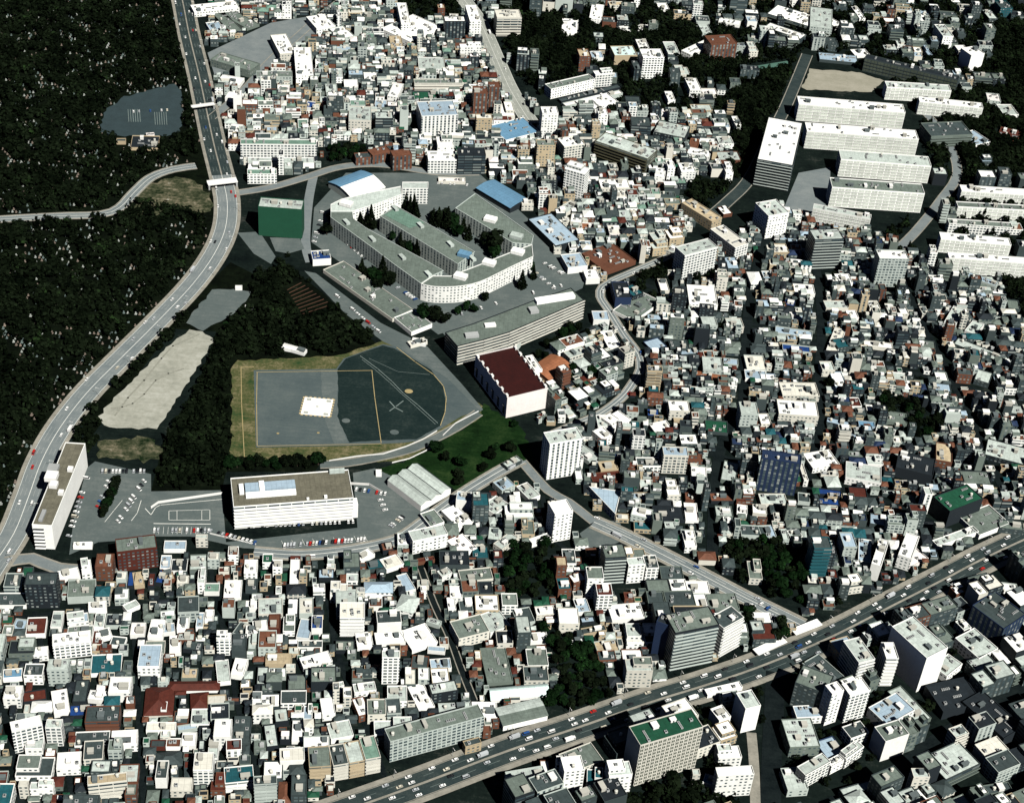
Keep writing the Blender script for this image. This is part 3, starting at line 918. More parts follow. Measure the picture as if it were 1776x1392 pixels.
910 1000 1340 872 130 270 E C g # apartment_slab | large beige balcony block with a deep green roof below the avenue | green-roofed balcony block
20 1290 280 1245 110 80 L L b
390 1180 530 1165 100 180 W W w # tower_block | plain bright white tower at the bottom centre | plain bright tower
545 1250 655 1260 110 70 T W
700 1190 860 1175 90 150 L W w
230 1190 290 1190 90 60 W N
340 1130 385 1130 60 100 L W
1370 655 1610 600 40 20 W W n # hall_building | white curved parapet building tight under the avenue | white parapet building
1450 830 1530 800 80 80 W W n
1630 750 1735 725 110 160 L W n
1450 1070 1610 1060 80 80 W W
1440 1210 1690 1195 60 140 W W
1335 1250 1430 1280 60 20 U W n
1480 700 1600 680 60 40 D L
1270 1200 1320 1200 40 60 L C
@ 1320 1040 3.895
230 560 440 640 120 150 G D w
480 610 590 545 180 20 D L n
240 800 430 790 80 40 S W
195 1000 400 990 190 60 L G w # apartment_building | long pale grey roof running down right of the dark south street | long pale grey roof
480 640 560 612 60 210 W W w
600 650 740 612 80 180 W W g # tower_block | bright white balcony tower in the lower right cluster | bright lower right tower
845 400 930 400 110 180 W W b
660 430 770 402 150 150 L W b
1118 398 1262 325 215 225 L W n # tower_block | tall tower with a blue shaded side and a blazing white face at the lower right | tower with blue shaded side
1255 520 1360 435 70 40 L W
1470 400 1600 330 140 60 L W
850 850 1040 745 120 60 S W
1060 840 1150 800 220 20 L G n
580 1060 700 975 40 80 L W g
300 1190 470 1095 60 90 L W g
475 1130 560 1085 40 50 W W
450 1080 570 1040 120 30 S I n
180 1290 320 1280 150 40 L L
1250 1220 1480 1110 160 60 L D b # office_building | wide pale grey roof with rooftop sheds near the bottom right corner | wide pale grey roof
1530 1080 1680 1020 100 60 C C n
1030 1200 1140 1200 60 130 L C w
560 1330 860 1240 50 40 L D b
1640 940 1776 860 250 60 K K n
1230 760 1500 700 180 50 K K n
530 370 650 335 90 60 S Y
1430 1330 1700 1290 60 40 D G b
1640 200 1790 100 160 120 D I v
1370 210 1420 190 60 40 L W
'''
HEIGHT = {}
# ------------------------------------------------------------------ rooftop fittings (shared meshes)
mG = flat('fitting_grey', (.34,.35,.34), .6, .2); mW = flat('fitting_white', (.74,.73,.69), .6, .15); mT = flat('tank_cream', (.58,.57,.50), .5, .1); mDk = flat('fitting_dark', (.03,.035,.04), .6, .2)
def proto(name, mb, mats):
    me = bpy.data.meshes.new(name); me.from_pydata([tuple(v) for v in mb.v], [], mb.f)
    for m in mats: me.materials.append(m)
    me.polygons.foreach_set('material_index', mb.mi); me.uv_layers.new(name='UVMap').data.foreach_set('uv', np.array(mb.uv, dtype=np.float32).ravel()); me.update(); return me
s = MB(); s.cyl(0,0,.5,2.6,1.15,10); s.cyl(0,0,2.6,2.9,1.15,10,0,.5); s.box(-.8,-.8,0,.8,.8,.5,1); P_TANK = proto('water_tank', s, [mT, mDk])
s = MB(); s.box(-1.1,-1,.15,1.1,1,1.5,0); s.cyl(0,0,1.5,1.62,.75,8,1); s.box(-.9,-.8,0,.9,.8,.15,1); P_AC = proto('air_conditioner', s, [mG, mDk])
s = MB(); s.box(-2.2,-1.7,0,2.2,1.7,2.7,0); s.box(-2.4,-1.9,2.7,2.4,1.9,2.9,0); s.box(-.5,-1.78,0,.5,-1.7,2.1,1); P_HUT = proto('stair_hut', s, [mW, mDk])
s = MB(); s.box(-2.2,-1.7,0,2.2,1.7,2.7,0); s.box(-2.4,-1.9,2.7,2.4,1.9,2.9,0); s.box(-.5,-1.78,0,.5,-1.7,2.1,1); P_HUTG = proto('stair_hut', s, [flat('fitting_beige', (.40,.39,.34), .7, .2), mDk]); mD2 = flat('fitting_slate', (.10,.12,.12), .7, .3); P_HUTD = proto('stair_hut', s, [mD2, mDk])
s = MB()
for k in range(5): s.box(-3+k*1.4, -.8, 0, -2+k*1.4, .8, .9, 0)
s.box(-3.2,-.15,.9,3.8,.15,1.05,1); P_CHILL = proto('cooling_unit', s, [mG, mDk])
s = MB()
for x in (-3,3): s.box(x-.06,-.06,0,x+.06,.06,3.2,0)
s.box(-3,-.05,3.0,3,.05,3.1,0); s.box(-3,-.05,1.5,3,.05,1.6,0)
for k in range(9): s.box(-2.8+k*.62,-.03,.2,-2.4+k*.62,.03,2.9,0)
P_FRAME = proto('drying_frame', s, [mG])
def put(me, name, parent, loc, rz=0, sc_=(1,1,1)):
    o = bpy.data.objects.new(name, me); COL.objects.link(o); o.parent = parent; o.location = loc; o.rotation_euler.z = rz; o.scale = sc_; return o
BLD = []
def clutter(par, w_, d, z, rnd, big=True):
    A = w_*d; used = []
    def spot(r):
        for _ in range(12):
            x = rnd.uniform(-w_/2+r+.8, w_/2-r-.8) if w_/2 > r+.9 else 0; y = rnd.uniform(-d/2+r+.8, d/2-r-.8) if d/2 > r+.9 else 0
            if all(math.hypot(x-a, y-b) > r+c for a, b, c in used): used.append((x, y, r)); return x, y
        return None
    if min(w_, d) > 6 and rnd.random() < .75:
        n = 1 + (A > 450) + (A > 1400)*2
        for _ in range(n):
            p = spot(2.6)
            if p: put(rnd.choice((P_HUT, P_HUTG, P_HUTD, P_HUTG)), 'stair_hut', par, (*p, z), rnd.choice((0, math.pi/2, math.pi)), (rnd.uniform(.7,1.4), rnd.uniform(.7,1.3), rnd.uniform(.8,1.25)))
    if A > 60 and rnd.random() < .4+.3*(A > 300):
        p = spot(1.4)
        if p: put(P_TANK, 'water_tank', par, (*p, z), 0, (1,1,1))
    for _ in range(int(rnd.choice((0,0,1,1,2))+(A > 250)*2+(A > 900)*4)):
        p = spot(1.3)
        if p: put(P_AC, 'air_conditioner', par, (*p, z), rnd.choice((0, math.pi/2)), (1,1,rnd.uniform(.7,1.2)))
    if A > 500:
        for _ in range(2):
            p = spot(3.2)
            if p: put(P_CHILL, 'cooling_unit', par, (*p, z), rnd.choice((0, math.pi/2)))
def shell(s, w_, d, z, uo, top=.9, th=.35):
    """outer walls up to a parapet, its top and its inner side; uv in metres"""
    x, y = w_/2, d/2; c = [(-x,-y),(x,-y),(x,y),(-x,y)]; ci = [(-x+th,-y+th),(x-th,-y+th),(x-th,y-th),(-x+th,y-th)]; u = uo; zt = z+top
    for k in range(4):
        a, b = c[k], c[(k+1) % 4]; ia, ib = ci[k], ci[(k+1) % 4]; L = math.hypot(b[0]-a[0], b[1]-a[1])
        s.quad((*a,0),(*b,0),(*b,z),(*a,z), [(u,0),(u+L,0),(u+L,z),(u,z)])
        s.quad((*a,z),(*b,z),(*b,zt),(*a,zt), [(0,0)]*4); s.quad((*a,zt),(*b,zt),(*ib,zt),(*ia,zt), [(0,0)]*4); s.quad((*ib,z-.05),(*ia,z-.05),(*ia,zt),(*ib,zt), [(0,0)]*4)
        u += L
def pitched(s, w_, d, z, rise, hip, eave=.5, ru=0):
    x, y = w_/2+eave, d/2+eave
    if w_ >= d: A, B, C, D = (-x,-y,z),(x,-y,z),(x,y,z),(-x,y,z); r = x-(y if hip else 0); e, f = (-r,0,z+rise),(r,0,z+rise)
    else: A, B, C, D = (x,-y,z),(x,y,z),(-x,y,z),(-x,-y,z); r = y-(x if hip else 0); e, f = (0,-r,z+rise),(0,r,z+rise)
    s.quad(A,B,f,e); s.quad(C,D,e,f); s.poly([B,C,f]); s.poly([D,A,e]); s.quad(D,C,B,A)
def building(cx, cy, rz, w_, d, h, rc, wc, st, name, label=None, lm=None, hip=None, rnd=random, parts=True, cells=0, cat=None, gab=None):
    up = st in 'wgv' and not label and not hip and h > 7 and 45 < w_*d < 420 and rnd.random() < .42
    if up: h -= 2.9
    r = empty(name, (cx, cy, 0), rz); s = MB(); fl = 3.1
    if hip:
        shell(s, w_, d, h, rnd.uniform(0, 3), 0.0, .3); wl = s.build('wall', wallmat(wc, st), r)
        q = MB(); pitched(q, w_, d, h, min(w_, d)*.28, hip == 'h'); q.build('roof', roofmat(rc), r); ztop = h
    else:
        shell(s, w_, d, h, rnd.uniform(0, 3)); s.build('wall', wallmat(wc, st), r)
        q = MB(); q.quad((-w_/2+.3,-d/2+.3,h),(w_/2-.3,-d/2+.3,h),(w_/2-.3,d/2-.3,h),(-w_/2+.3,d/2-.3,h)); q.build('roof', roofmat(rc), r)
        if parts and up:
            uw, ud, ux_, uy_ = w_*rnd.uniform(.45, .85), d*rnd.uniform(.5, .8), 0, 0; sx = rnd.choice((-1, 1)); ux_ = sx*(w_-uw)/2-sx*.2; uy_ = (d-ud)/2-.2
            t = MB(); shell(t, uw, ud, 2.9, rnd.uniform(0, 3)); o = t.build('upper_storey', wallmat(wc, st), r); o.location = (ux_, uy_, h)
            t = MB(); t.quad((-uw/2+.3,-ud/2+.3,2.9),(uw/2-.3,-ud/2+.3,2.9),(uw/2-.3,ud/2-.3,2.9),(-uw/2+.3,ud/2-.3,2.9)); t.build('roof', roofmat(rnd.choice((rc, rc, 'L', 'G', 'W'))), o)
            if uw*ud > 30: put(rnd.choice((P_AC, P_TANK)), 'air_conditioner', r, (ux_, uy_, h+2.9), 0, (.9,.9,.9)).name = 'rooftop_unit'
        elif parts and w_*d > 30: clutter(r, w_, d, h, rnd)
    if parts and st == 'b' and h > 8 and wc != 'K' or parts and st == 'b' and label:
        n = min(14, int(h/3.3)); bw = w_-.6; t = MB(); t.box(-bw/2, -1.3, 0, bw/2, 0, .15, 0, True); t.box(-bw/2, -1.3, .15, bw/2, -1.15, .45 if wc == 'K' else 1.15, 0)
        me = proto('balcony', t, [wallmat(wc if wc not in 'KOD' else {'K':'L','O':'O','D':'G'}[wc], 'n')])
        for k in range(n): put(me, 'balcony', r, (0, -d/2-.002, 1.2+(k+.5)*(h-1.5)/n-.6))
    if cells and parts:
        n = max(3, int(h/3.3)); cw = w_/cells; fh = h/n; t = MB()
        t.box(-cw/2+.55, -.12, .75, -.2, 0, fh-.45, 1); t.box(.2, -.12, .75, cw/2-.55, 0, fh-.45, 1)
        t.box(-cw/2+.15, -.55, .1, cw/2-.15, 0, .22, 0, True); t.box(-cw/2+.15, -.55, .22, cw/2-.15, -.45, .72, 0)
        me = proto('window', t, [wallmat(wc if wc in 'CD' else 'W', 'n'), flat('slab_glass', (.60,.64,.56), .35, .5, .3, .9) if wc not in 'CD' else flat('dark_slab_glass', (.07,.085,.065), .35, .5, .3, .9)])
        for i in range(cells):
            for k in range(n): put(me, 'window', r, (-w_/2+(i+.5)*cw, -d/2-.002, k*fh))
    occupy([tuple((Matrix.Rotation(rz, 2) @ Vector(p))+Vector((cx, cy))) for p in ((-w_/2-.2,-d/2-.2),(w_/2+.2,-d/2-.2),(w_/2+.2,d/2+.2),(-w_/2-.2,d/2+.2))])
    if label:
        fs = min(12, .4*h); p_ = [tuple((Matrix.Rotation(rz, 2) @ Vector(p))+Vector((cx, cy))) for p in ((-w_/2,-d/2-fs),(w_/2,-d/2-fs),(w_/2,-d/2),(-w_/2,-d/2))]; j, i, X, Y = window(p_)
        if X.size: k = inside(p_, X, Y) & (OCC[j, i] == 0); OCC[j, i][k] = 2
    pt = pix((cx, cy, h)); BLD.append(dict(o=r, px=pt, rc=rc, wc=wc, n=max(1, round(h/3.2)), name=name, label=label, lm=lm, area=w_*d, cat=cat, hip=hip))
    return r
def from_front(A, B, dpx, h):
    """rectangle whose roof front edge is AB (world, z=h) and whose back corner shows dpx pixels higher"""
    ab = (B-A).to_2d(); wl = ab.length; n = Vector((-ab.y, ab.x)).normalized(); y0 = pix(A)[1]; lo, hi = 2.0, 160.0
    for _ in range(24):
        m_ = (lo+hi)/2; D = A+Vector((n.x*m_, n.y*m_, 0))
        if y0-pix(D)[1] < dpx: lo = m_
        else: hi = m_
    d = (lo+hi)/2; c = A.to_2d()+ab/2+n*d/2
    return c, math.atan2(ab.y, ab.x), wl, d
def kindname(h, a): return ('low_building' if a > 190 else 'house') if h < 11 else ('small_tower' if a < 130 else 'apartment_building')
CATS = dict(low_building='low building', small_tower='small apartment tower', house='house', apartment_building='apartment building', office_building='office building', tower_block='tower block', hall_building='hall', storage_shed='shed',
            warehouse_building='warehouse', school_building='school', apartment_slab='apartment building', brick_apartment_building='apartment building', brick_hall='hall', gatehouse_building='gatehouse',
            netted_building='building', temple_building='temple')
tx = ty = 0; ts = 1
for line in DATA.strip().split('\n'):
    if line[0] == '@': tx, ty, ts = [float(v) for v in line[1:].split()]; continue
    main, *lab = line.split('#'); tok = main.split()
    if 'X' in tok[6:8]: continue
    ax, ay, bx, by, dp, hp_ = [float(v) for v in tok[:6]]; rc, wc = tok[6], tok[7]; fl = tok[8:] 
    x0, y0, x1, y1 = tx+ax/ts, ty+ay/ts, tx+bx/ts, ty+by/ts
    h = hgt((x0+x1)/2, (y0+y1)/2, hp_/ts)
    A, B = at(x0, y0, h), at(x1, y1, h); c, rz, wl, d = from_front(A, B, dp/ts, h); d = max(4, min(d, 130))
    hip = 'h' if 'h' in fl else 'a' if 'a' in fl else None
    st = next((f for f in fl if f in 'wbgvn'), None) or ('n' if h < 4.5 else 'w')
    name = label = lm = None
    if lab:
        name, label, lm = [t.strip() for t in lab[0].split('|')]
    if not name: name = kindname(h, wl*d)
    rn = random.Random(int(ax*7+ay*13+bx)); 
    if not lab and not hip and h < 10 and st != 'n' and rn.random() < .16 and wl*d < 260: hip = 'h'
    cells = 14 if name == 'apartment_slab' and h > 6 and wl > 40 else 0
    if cells: st = 'n' if True else st
    building(c.x, c.y, rz, wl, d, h, rc, wc, st, name, label, lm, hip, rn, cells=cells)
# ------------------------------------------------------------------ named buildings with shapes of their own
def extrude_px(parent, name, px, h, wm, rm, ref=None, base=0.0, top=.8):
    """footprint outlined at roof height h, walls and a sub-part roof"""
    p = [at(x, y, h) for x, y in px]; 
    if sum(a.x*b.y-b.x*a.y for a, b in zip(p, p[1:]+p[:1])) < 0: p.reverse()
    o = parent.location; s = MB(); u = 0; n = len(p); q = [Vector((v.x-o.x, v.y-o.y)) for v in p]; cen = sum(q, Vector((0,0)))/n
    inn = []
    for i in range(n):
        a, b, c_ = q[i-1], q[i], q[(i+1) % n]; d1 = (b-a).normalized(); d2 = (c_-b).normalized(); n1 = Vector((-d1.y, d1.x)); n2 = Vector((-d2.y, d2.x)); m_ = (n1+n2)
        inn.append(b+m_.normalized()*min(1.0, .45/max(.35, m_.length/2)))
    for i in range(n):
        a, b = q[i], q[(i+1) % n]; ia, ib = inn[i], inn[(i+1) % n]; L = (b-a).length
        s.quad((*a,base),(*b,base),(*b,h),(*a,h), [(u,0),(u+L,0),(u+L,h),(u,h)]); z = h+top
        s.quad((*a,h),(*b,h),(*b,z),(*a,z), [(0,0)]*4); s.quad((*a,z),(*b,z),(*ib,z),(*ia,z), [(0,0)]*4); s.quad((*ib,h-.05),(*ia,h-.05),(*ia,z),(*ib,z), [(0,0)]*4); u += L
    wo = s.build(name, wm, parent); t = MB(); t.poly([(*v, h) for v in inn]); t.build('roof', rm, wo)
    occupy([(v.x, v.y) for v in p]); return wo
def named(name, x, y, h, label, lm, rc='G', wc='W', cat=None):
    g_ = at(x, y, h); r = empty(name, (g_.x, g_.y, 0)); BLD.append(dict(o=r, px=(x, y), rc=rc, wc=wc, n=round(h/3.2), name=name, label=label, lm=lm, area=999, cat=cat, hip=None)); return r
def roofbox(par, px, h, w_, d, hh, m_, name='penthouse', rz=0):
    p = at(px[0], px[1], h)-par.location; s = MB(); s.box(-w_/2, -d/2, 0, w_/2, d/2, hh); o = s.build(name, m_, par); o.location = (p.x, p.y, h); o.rotation_euler.z = rz; return o
Z3 = lambda pts: [(560+x/4.44, 290+y/4.44) for x, y in pts]
hs = hgt(730, 493, 27)
sch = named('campus_building', 740, 430, hs, 'large white campus block of parallel wings joined by a rounded bright corner', 'white campus block', cat='campus building')
WG, RG = wallmat('L', 'v'), roofmat('G')  # white wings turned from the sun: their shade is painted as grey walls
extrude_px(sch, 'wing', Z3([(60,390),(200,492),(375,620),(540,745),(755,900),(845,838),(930,800),(780,715),(640,640),(330,470),(235,400),(228,345),(60,345)]), hs, WG, RG)
cor = [(755.5,901),(800,914),(860,923),(940,926),(1020,923),(1090,915),(1150,903),(1210,885),(1270,860),(1440,775),(1620,690),(1610,598),(1460,652),(1270,728),(1080,802),(990,840),(846,839)]
extrude_px(sch, 'wing', Z3(cor), hs+.15, wallmat('W', 'w'), roofmat('G'))
extrude_px(sch, 'wing', Z3([(440,380),(740,565),(1040,750),(1170,655),(860,470),(562,300)]), hs, WG, roofmat('G'))
extrude_px(sch, 'wing', Z3([(1020,318),(1240,450),(1460,586),(1606,596),(1622,530),(1400,370),(1172,205)]), hs, WG, roofmat('G'))
extrude_px(sch, 'wing', Z3([(60,290),(60,343),(228,343),(420,285),(610,212),(600,150),(340,200),(140,250)]), hs-.3, wallmat('W', 'w'), roofmat('L'))
extrude_px(sch, 'wing', Z3([(612,168),(810,168),(812,118),(612,118)]), hs, wallmat('W', 'g'), roofmat('L'))
pv = Z3([(470,365),(670,470),(790,425),(575,312)]); q = [at(x, y, hs+.3)-sch.location for x, y in pv]; s = MB(); s.poly([(v.x, v.y, hs+.25) for v in q]); o = s.build('green_roof', roofmat('V'), sch)
if o.data.polygons[0].normal.z < 0: o.data.flip_normals()
for x, y in ((180,430),(380,560),(610,700),(810,830),(555,325),(750,455),(980,600),(1150,710)): roofbox(sch, Z3([(x, y)])[0], hs, 8.5, 4, 2.6, roofmat('L'), 'stair_hut', -.95)
for x, y, m_ in ((1090,680,'U'),(1290,410,'W'),(1490,540,'L'),(1280,745,'W'),(1060,850,'W'),(1500,660,'W'),(180,290,'W')): roofbox(sch, Z3([(x, y)])[0], hs+.1, 12, 8, 3.4, roofmat(m_), 'penthouse', -.3)
# terrace block with white floor bands
ht = hgt(880, 577, 31)
ter = named('terrace_building', 890, 550, ht, 'long terraced block with cream floor bands bending behind the maroon-roofed gym', 'cream-banded terrace block', wc='C', cat='apartment building')
fr = [(793,601),(838,590),(882,577),(948,549),(1013,521)]; bk = [(990,500),(930,520),(865,545),(820,562),(772,577)]
extrude_px(ter, 'wall', fr+bk, ht, wallmat('K', 'b'), roofmat('G'))
n = int(ht/3.1)
for k in range(n+1):
    s = MB(); z0 = .6+k*(ht-.7)/n
    for a, b in zip(fr, fr[1:]):
        A, B = at(*a, ht)-ter.location, at(*b, ht)-ter.location; dv = (B-A).normalized(); nn = Vector((dv.y, -dv.x, 0))*1.5
        P = [A+nn*.02, B+nn*.02, B+nn, A+nn]
        lo = [(v.x, v.y, z0-.15) for v in P]; hi = [(v.x, v.y, z0+.95) for v in P]
        s.quad(lo[3], lo[2], hi[2], hi[3]); s.quad(hi[3], hi[2], (P[2].x-nn.x*.12, P[2].y-nn.y*.12, z0+.95), (P[3].x-nn.x*.12, P[3].y-nn.y*.12, z0+.95))
        s.quad(*[(v.x, v.y, z0) for v in (P[3], P[2], P[1], P[0])]); s.quad(lo[0], lo[3], hi[3], hi[0]); s.quad(lo[2], lo[1], hi[1], hi[2])
    s.build('balcony', wallmat('C', 'n'), ter)
roofbox(ter, (962,520), ht, 38, 7, 3.5, roofmat('W'), 'penthouse', .42); roofbox(ter, (925,540), ht, 8, 8, 3, mG, 'penthouse', .4); roofbox(ter, (818,583), ht, 12, 6, 2.6, mG, 'penthouse', .3); roofbox(ter, (850,565), ht, 10, 5, 2, mW, 'penthouse', .3)
# gym with maroon roof and white parapet teeth
hg = hgt(880, 690, 34); A, B = at(880, 691, hg), at(950, 674, hg); c, rz, wl, d = from_front(A, B, 74, hg)
gy = building(c.x, c.y, rz, wl, d, hg, 'M', 'P', 'n', 'gym_building', 'pinkish white gym with a flat maroon roof at the tip of the apron', 'maroon-roofed gym', rnd=random.Random(5), parts=False, cat='gym')
for sx in (-1, 1):
    for k in range(7): put(P_HUT, 'parapet_block', gy, (sx*(wl/2-.9), -d/2+3+k*(d-6)/6, hg), math.pi/2, (.7,.5,.75))
for k in range(6):
    s = MB(); s.box(-1.6,-.25,0,1.6,0,hg*.45); s.cyl(0,-.12,hg*.45-.3,hg*.45,1.6,10); put(proto('arched_window', s, [mDk]), 'arched_window', gy, (-wl/2, -d/2+5+k*(d-10)/5, 1.5), -math.pi/2)
# white office with banded front and two-level roof
ho = hgt(500, 872, 37); A, B = at(405, 880, ho), at(613, 864, ho); c, rz, wl, d = from_front(A, B, 50, ho)
of = building(c.x, c.y, rz, wl, d, ho, 'Q', 'W', 'b', 'office_building', 'large white office with a grey-brown flat roof and white ribbon bands in the parking yard', 'white ribbon-banded office', rnd=random.Random(3), parts=False)
n = int(ho/3.6); t = MB(); t.box(-wl/2+.3, -1.5, 0, wl/2-.3, 0, .15, 0, True); t.box(-wl/2+.3, -1.5, .15, wl/2-.3, -1.3, 1.7, 0); me = proto('balcony', t, [wallmat('W', 'n')])
for k in range(n): put(me, 'balcony', of, (0, -d/2-.002, 2.4+k*(ho-2)/n))
for x, y, a, b, hh, k in ((-wl*.18,2,wl*.42,9,3.6,'S'),(-wl*.18,-5.5,wl*.42,5,2.4,'W'),(-wl*.42,2,3.5,10,3,'W'),(-wl*.25,2,4,10,4.6,'W'),(wl*.4,d*.45,12,3,3,'L'),(wl*.27,-d*.4,2.4,2.4,2,'W'),(wl*.12,-d*.42,2,2,1.6,'W')):
    s = MB(); s.box(-a/2,-b/2,0,a/2,b/2,hh); o = s.build('penthouse', roofmat(k), of); o.location = (x, y, ho)
s = MB(); s.box(-2,-4,0,2,4,ho*.62); o = s.build('stair_annex', wallmat('W', 'n'), of); o.location = (wl/2+2.0, -d/2+6, 0)
# long slab at the far left of the yard
hb = hgt(62, 912, 40); X = lambda x, y: (40+x/7.4, 790+y/7.4)
lb = named('office_building', 100, 850, hb, 'long narrow slab with a blazing white side wall and grey-brown roof beside the highway', 'long white-sided slab', cat='office building')
extrude_px(lb, 'wall', [X(115,890), X(372,905), X(800,-150), X(545,-165)], hb, wallmat('W', 'n'), roofmat('Q'))
n = 6
for k in range(n):
    A, B = at(*X(125,905), hb)-lb.location, at(*X(372,915), hb)-lb.location; dv = (B-A); B = A+dv*.55; dn = dv.normalized(); nn = Vector((dn.y, -dn.x, 0)); z = 2.4+k*(hb-3)/n
    s = MB(); s.quad(*[(v.x, v.y, z) for v in (A+nn*.05, B+nn*.05, B+nn*1.2, A+nn*1.2)]); P = (A+nn*1.2, B+nn*1.2)
    s.quad((P[0].x,P[0].y,z-.8),(P[1].x,P[1].y,z-.8),(P[1].x,P[1].y,z),(P[0].x,P[0].y,z)); s.build('balcony', wallmat('W', 'n'), lb)
    s = MB(); C_ = A+nn*.08; D_ = B+nn*.08; s.quad((C_.x,C_.y,z+.3),(D_.x,D_.y,z+.3),(D_.x,D_.y,z+2),(C_.x,C_.y,z+2)); s.build('window', mDk, lb)
for x, y, a, b, hh, m_ in ((370,290,9,9,4,mW),(390,180,8,8,3,mG),(395,390,6,6,3,mW),(610,190,4,4,3,mW),(490,490,4,4,3,mW),(250,780,3,12,2,mG)): roofbox(lb, X(x, y), hb, a, b, hh, m_, 'penthouse')
# triple-gabled warehouse
hw_ = hgt(755, 860, 11); A, B = at(730, 876, hw_), at(782, 846, hw_); c, rz, wl, d = from_front(A, B, 44, hw_)
wh = empty('warehouse_building', (c.x, c.y, 0), rz); BLD.append(dict(o=wh, px=(735, 840), rc='L', wc='W', n=2, name='warehouse_building', label='triple-gabled pale grey warehouse turned at an angle above the sweeping road', lm='triple-gabled warehouse', area=999, cat='warehouse', hip='a'))
s = MB(); shell(s, wl, d, hw_-.5, 0, 0, .3); s.build('wall', wallmat('W', 'n'), wh)
for k in range(3):
    s = MB(); w3 = wl/3; x0 = -wl/2+k*w3; x1 = x0+w3; xm = (x0+x1)/2; y0, y1 = -d/2-.4, d/2+.4; z0, z1 = hw_-.5, hw_+2.2
    s.quad((x0,y0,z0),(xm,y0,z1),(xm,y1,z1),(x0,y1,z0)); s.box(x1-.35,y0,z0-.1,x1+.35,y1,z0+.25,2); s.quad((xm,y0,z1),(x1,y0,z0),(x1,y1,z0),(xm,y1,z1)); s.poly([(x0,y0+.4,z0),(x1,y0+.4,z0),(xm,y0+.4,z1)], 1); s.poly([(x1,y1-.4,z0),(x0,y1-.4,z0),(xm,y1-.4,z1)], 1)
    o = s.build('roof', [roofmat('L'), wallmat('W', 'n'), mDk], wh)
    for p in o.data.polygons: pass
occupy([tuple((Matrix.Rotation(rz, 2) @ Vector(p))+c) for p in ((-wl/2,-d/2),(wl/2,-d/2),(wl/2,d/2),(-wl/2,d/2))])
# gabled halls: vaulted white/blue hall, blue hall, orange hall, triangular block, hall with swept pale roof
def gable_hall(x0, y0, x1, y1, dpx, hpx, rise, rc, rc2, wc, name, label, lm, cat='hall'):
    h = hgt((x0+x1)/2, (y0+y1)/2, hpx); A, B = at(x0, y0, h), at(x1, y1, h); c, rz, wl, d = from_front(A, B, dpx, h)
    r = empty(name, (c.x, c.y, 0), rz); BLD.append(dict(o=r, px=((x0+x1)/2, (y0+y1)/2-dpx/2), rc=rc, wc=wc, n=2, name=name, label=label, lm=lm, area=999, cat=cat, hip='a'))
    s = MB(); shell(s, wl, d, h, 0, 0, .3); s.build('wall', wallmat(wc, 'n'), r); s = MB(); t = MB(); N = 8; x = wl/2+.5
    for k in range(N):
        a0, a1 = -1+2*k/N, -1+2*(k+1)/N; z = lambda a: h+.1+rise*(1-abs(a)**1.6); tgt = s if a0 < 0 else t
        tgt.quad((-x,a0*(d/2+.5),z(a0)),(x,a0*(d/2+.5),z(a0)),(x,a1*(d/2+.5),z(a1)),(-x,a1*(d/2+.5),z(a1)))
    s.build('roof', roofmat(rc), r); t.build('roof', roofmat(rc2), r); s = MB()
    for sx in (-1, 1):
        pts = [(sx*wl/2, (-1+2*k/N)*d/2, h+.05+rise*(1-abs(-1+2*k/N)**1.6)) for k in range(N+1)]; s.poly(pts if sx > 0 else pts[::-1])
    s.build('end_wall', wallmat(wc, 'n'), r)
    occupy([tuple((Matrix.Rotation(rz, 2) @ Vector(p))+c) for p in ((-wl/2,-d/2),(wl/2,-d/2),(wl/2,d/2),(-wl/2,d/2))])
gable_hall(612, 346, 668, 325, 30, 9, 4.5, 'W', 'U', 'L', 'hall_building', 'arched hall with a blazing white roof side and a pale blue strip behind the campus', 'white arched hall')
gable_hall(826, 326, 885, 361, 14, 9, 2.2, 'U', 'U', 'K', 'hall_building', 'long hall with a bright sky blue roof above the campus block', 'bright sky blue hall')  # black wall: the shade of the long side is put into its colour
gable_hall(953, 660, 991, 634, 20, 7, 3, 'A', 'A', 'N', 'house', 'gabled house with an orange roof beside the maroon-roofed gym', 'orange gabled roof', 'house')
gable_hall(852, 1214, 952, 1205, 20, 5, 3.5, 'Z', 'Z', 'W', 'hall_building', 'hall with a swept pale mint roof above the avenue near the park', 'swept mint-roofed hall')
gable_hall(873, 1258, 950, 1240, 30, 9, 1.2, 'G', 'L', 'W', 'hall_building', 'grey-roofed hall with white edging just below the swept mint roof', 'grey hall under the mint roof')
ht3 = hgt(1068, 895, 12); tri = named('shop_building', 1055, 860, ht3, 'triangular white building with a pale blue roof pointing into the crossing', 'triangular white building', rc='S', cat='shop')
extrude_px(tri, 'wall', [(1021,844),(1067,892),(1077,852)], ht3, wallmat('W', 'w'), roofmat('S'))
for x0, y0, x1, y1, lab in ((1316,1136,1366,1113,'lower of two long white canopies along the avenue kerb'),(1381,1101,1427,1083,'upper of two long white canopies along the avenue kerb')):
    A, B = at(x0, y0, 4), at(x1, y1, 4); c, rz, wl, d = from_front(A, B, 11, 4); r = empty('canopy', (c.x, c.y, 0), rz); tag(r, lab, 'canopy', 'white canopies along the avenue')
    s = MB(); s.box(-wl/2,-d/2,3.7,wl/2,d/2,4,0,True); s.build('canopy_roof', roofmat('W'), r)
    for k in range(6):
        s = MB(); s.cyl(0,0,0,3.7,.18,8); o = s.build('post', mG, r); o.location = (-wl/2+2+k*(wl-4)/5, 0, 0)
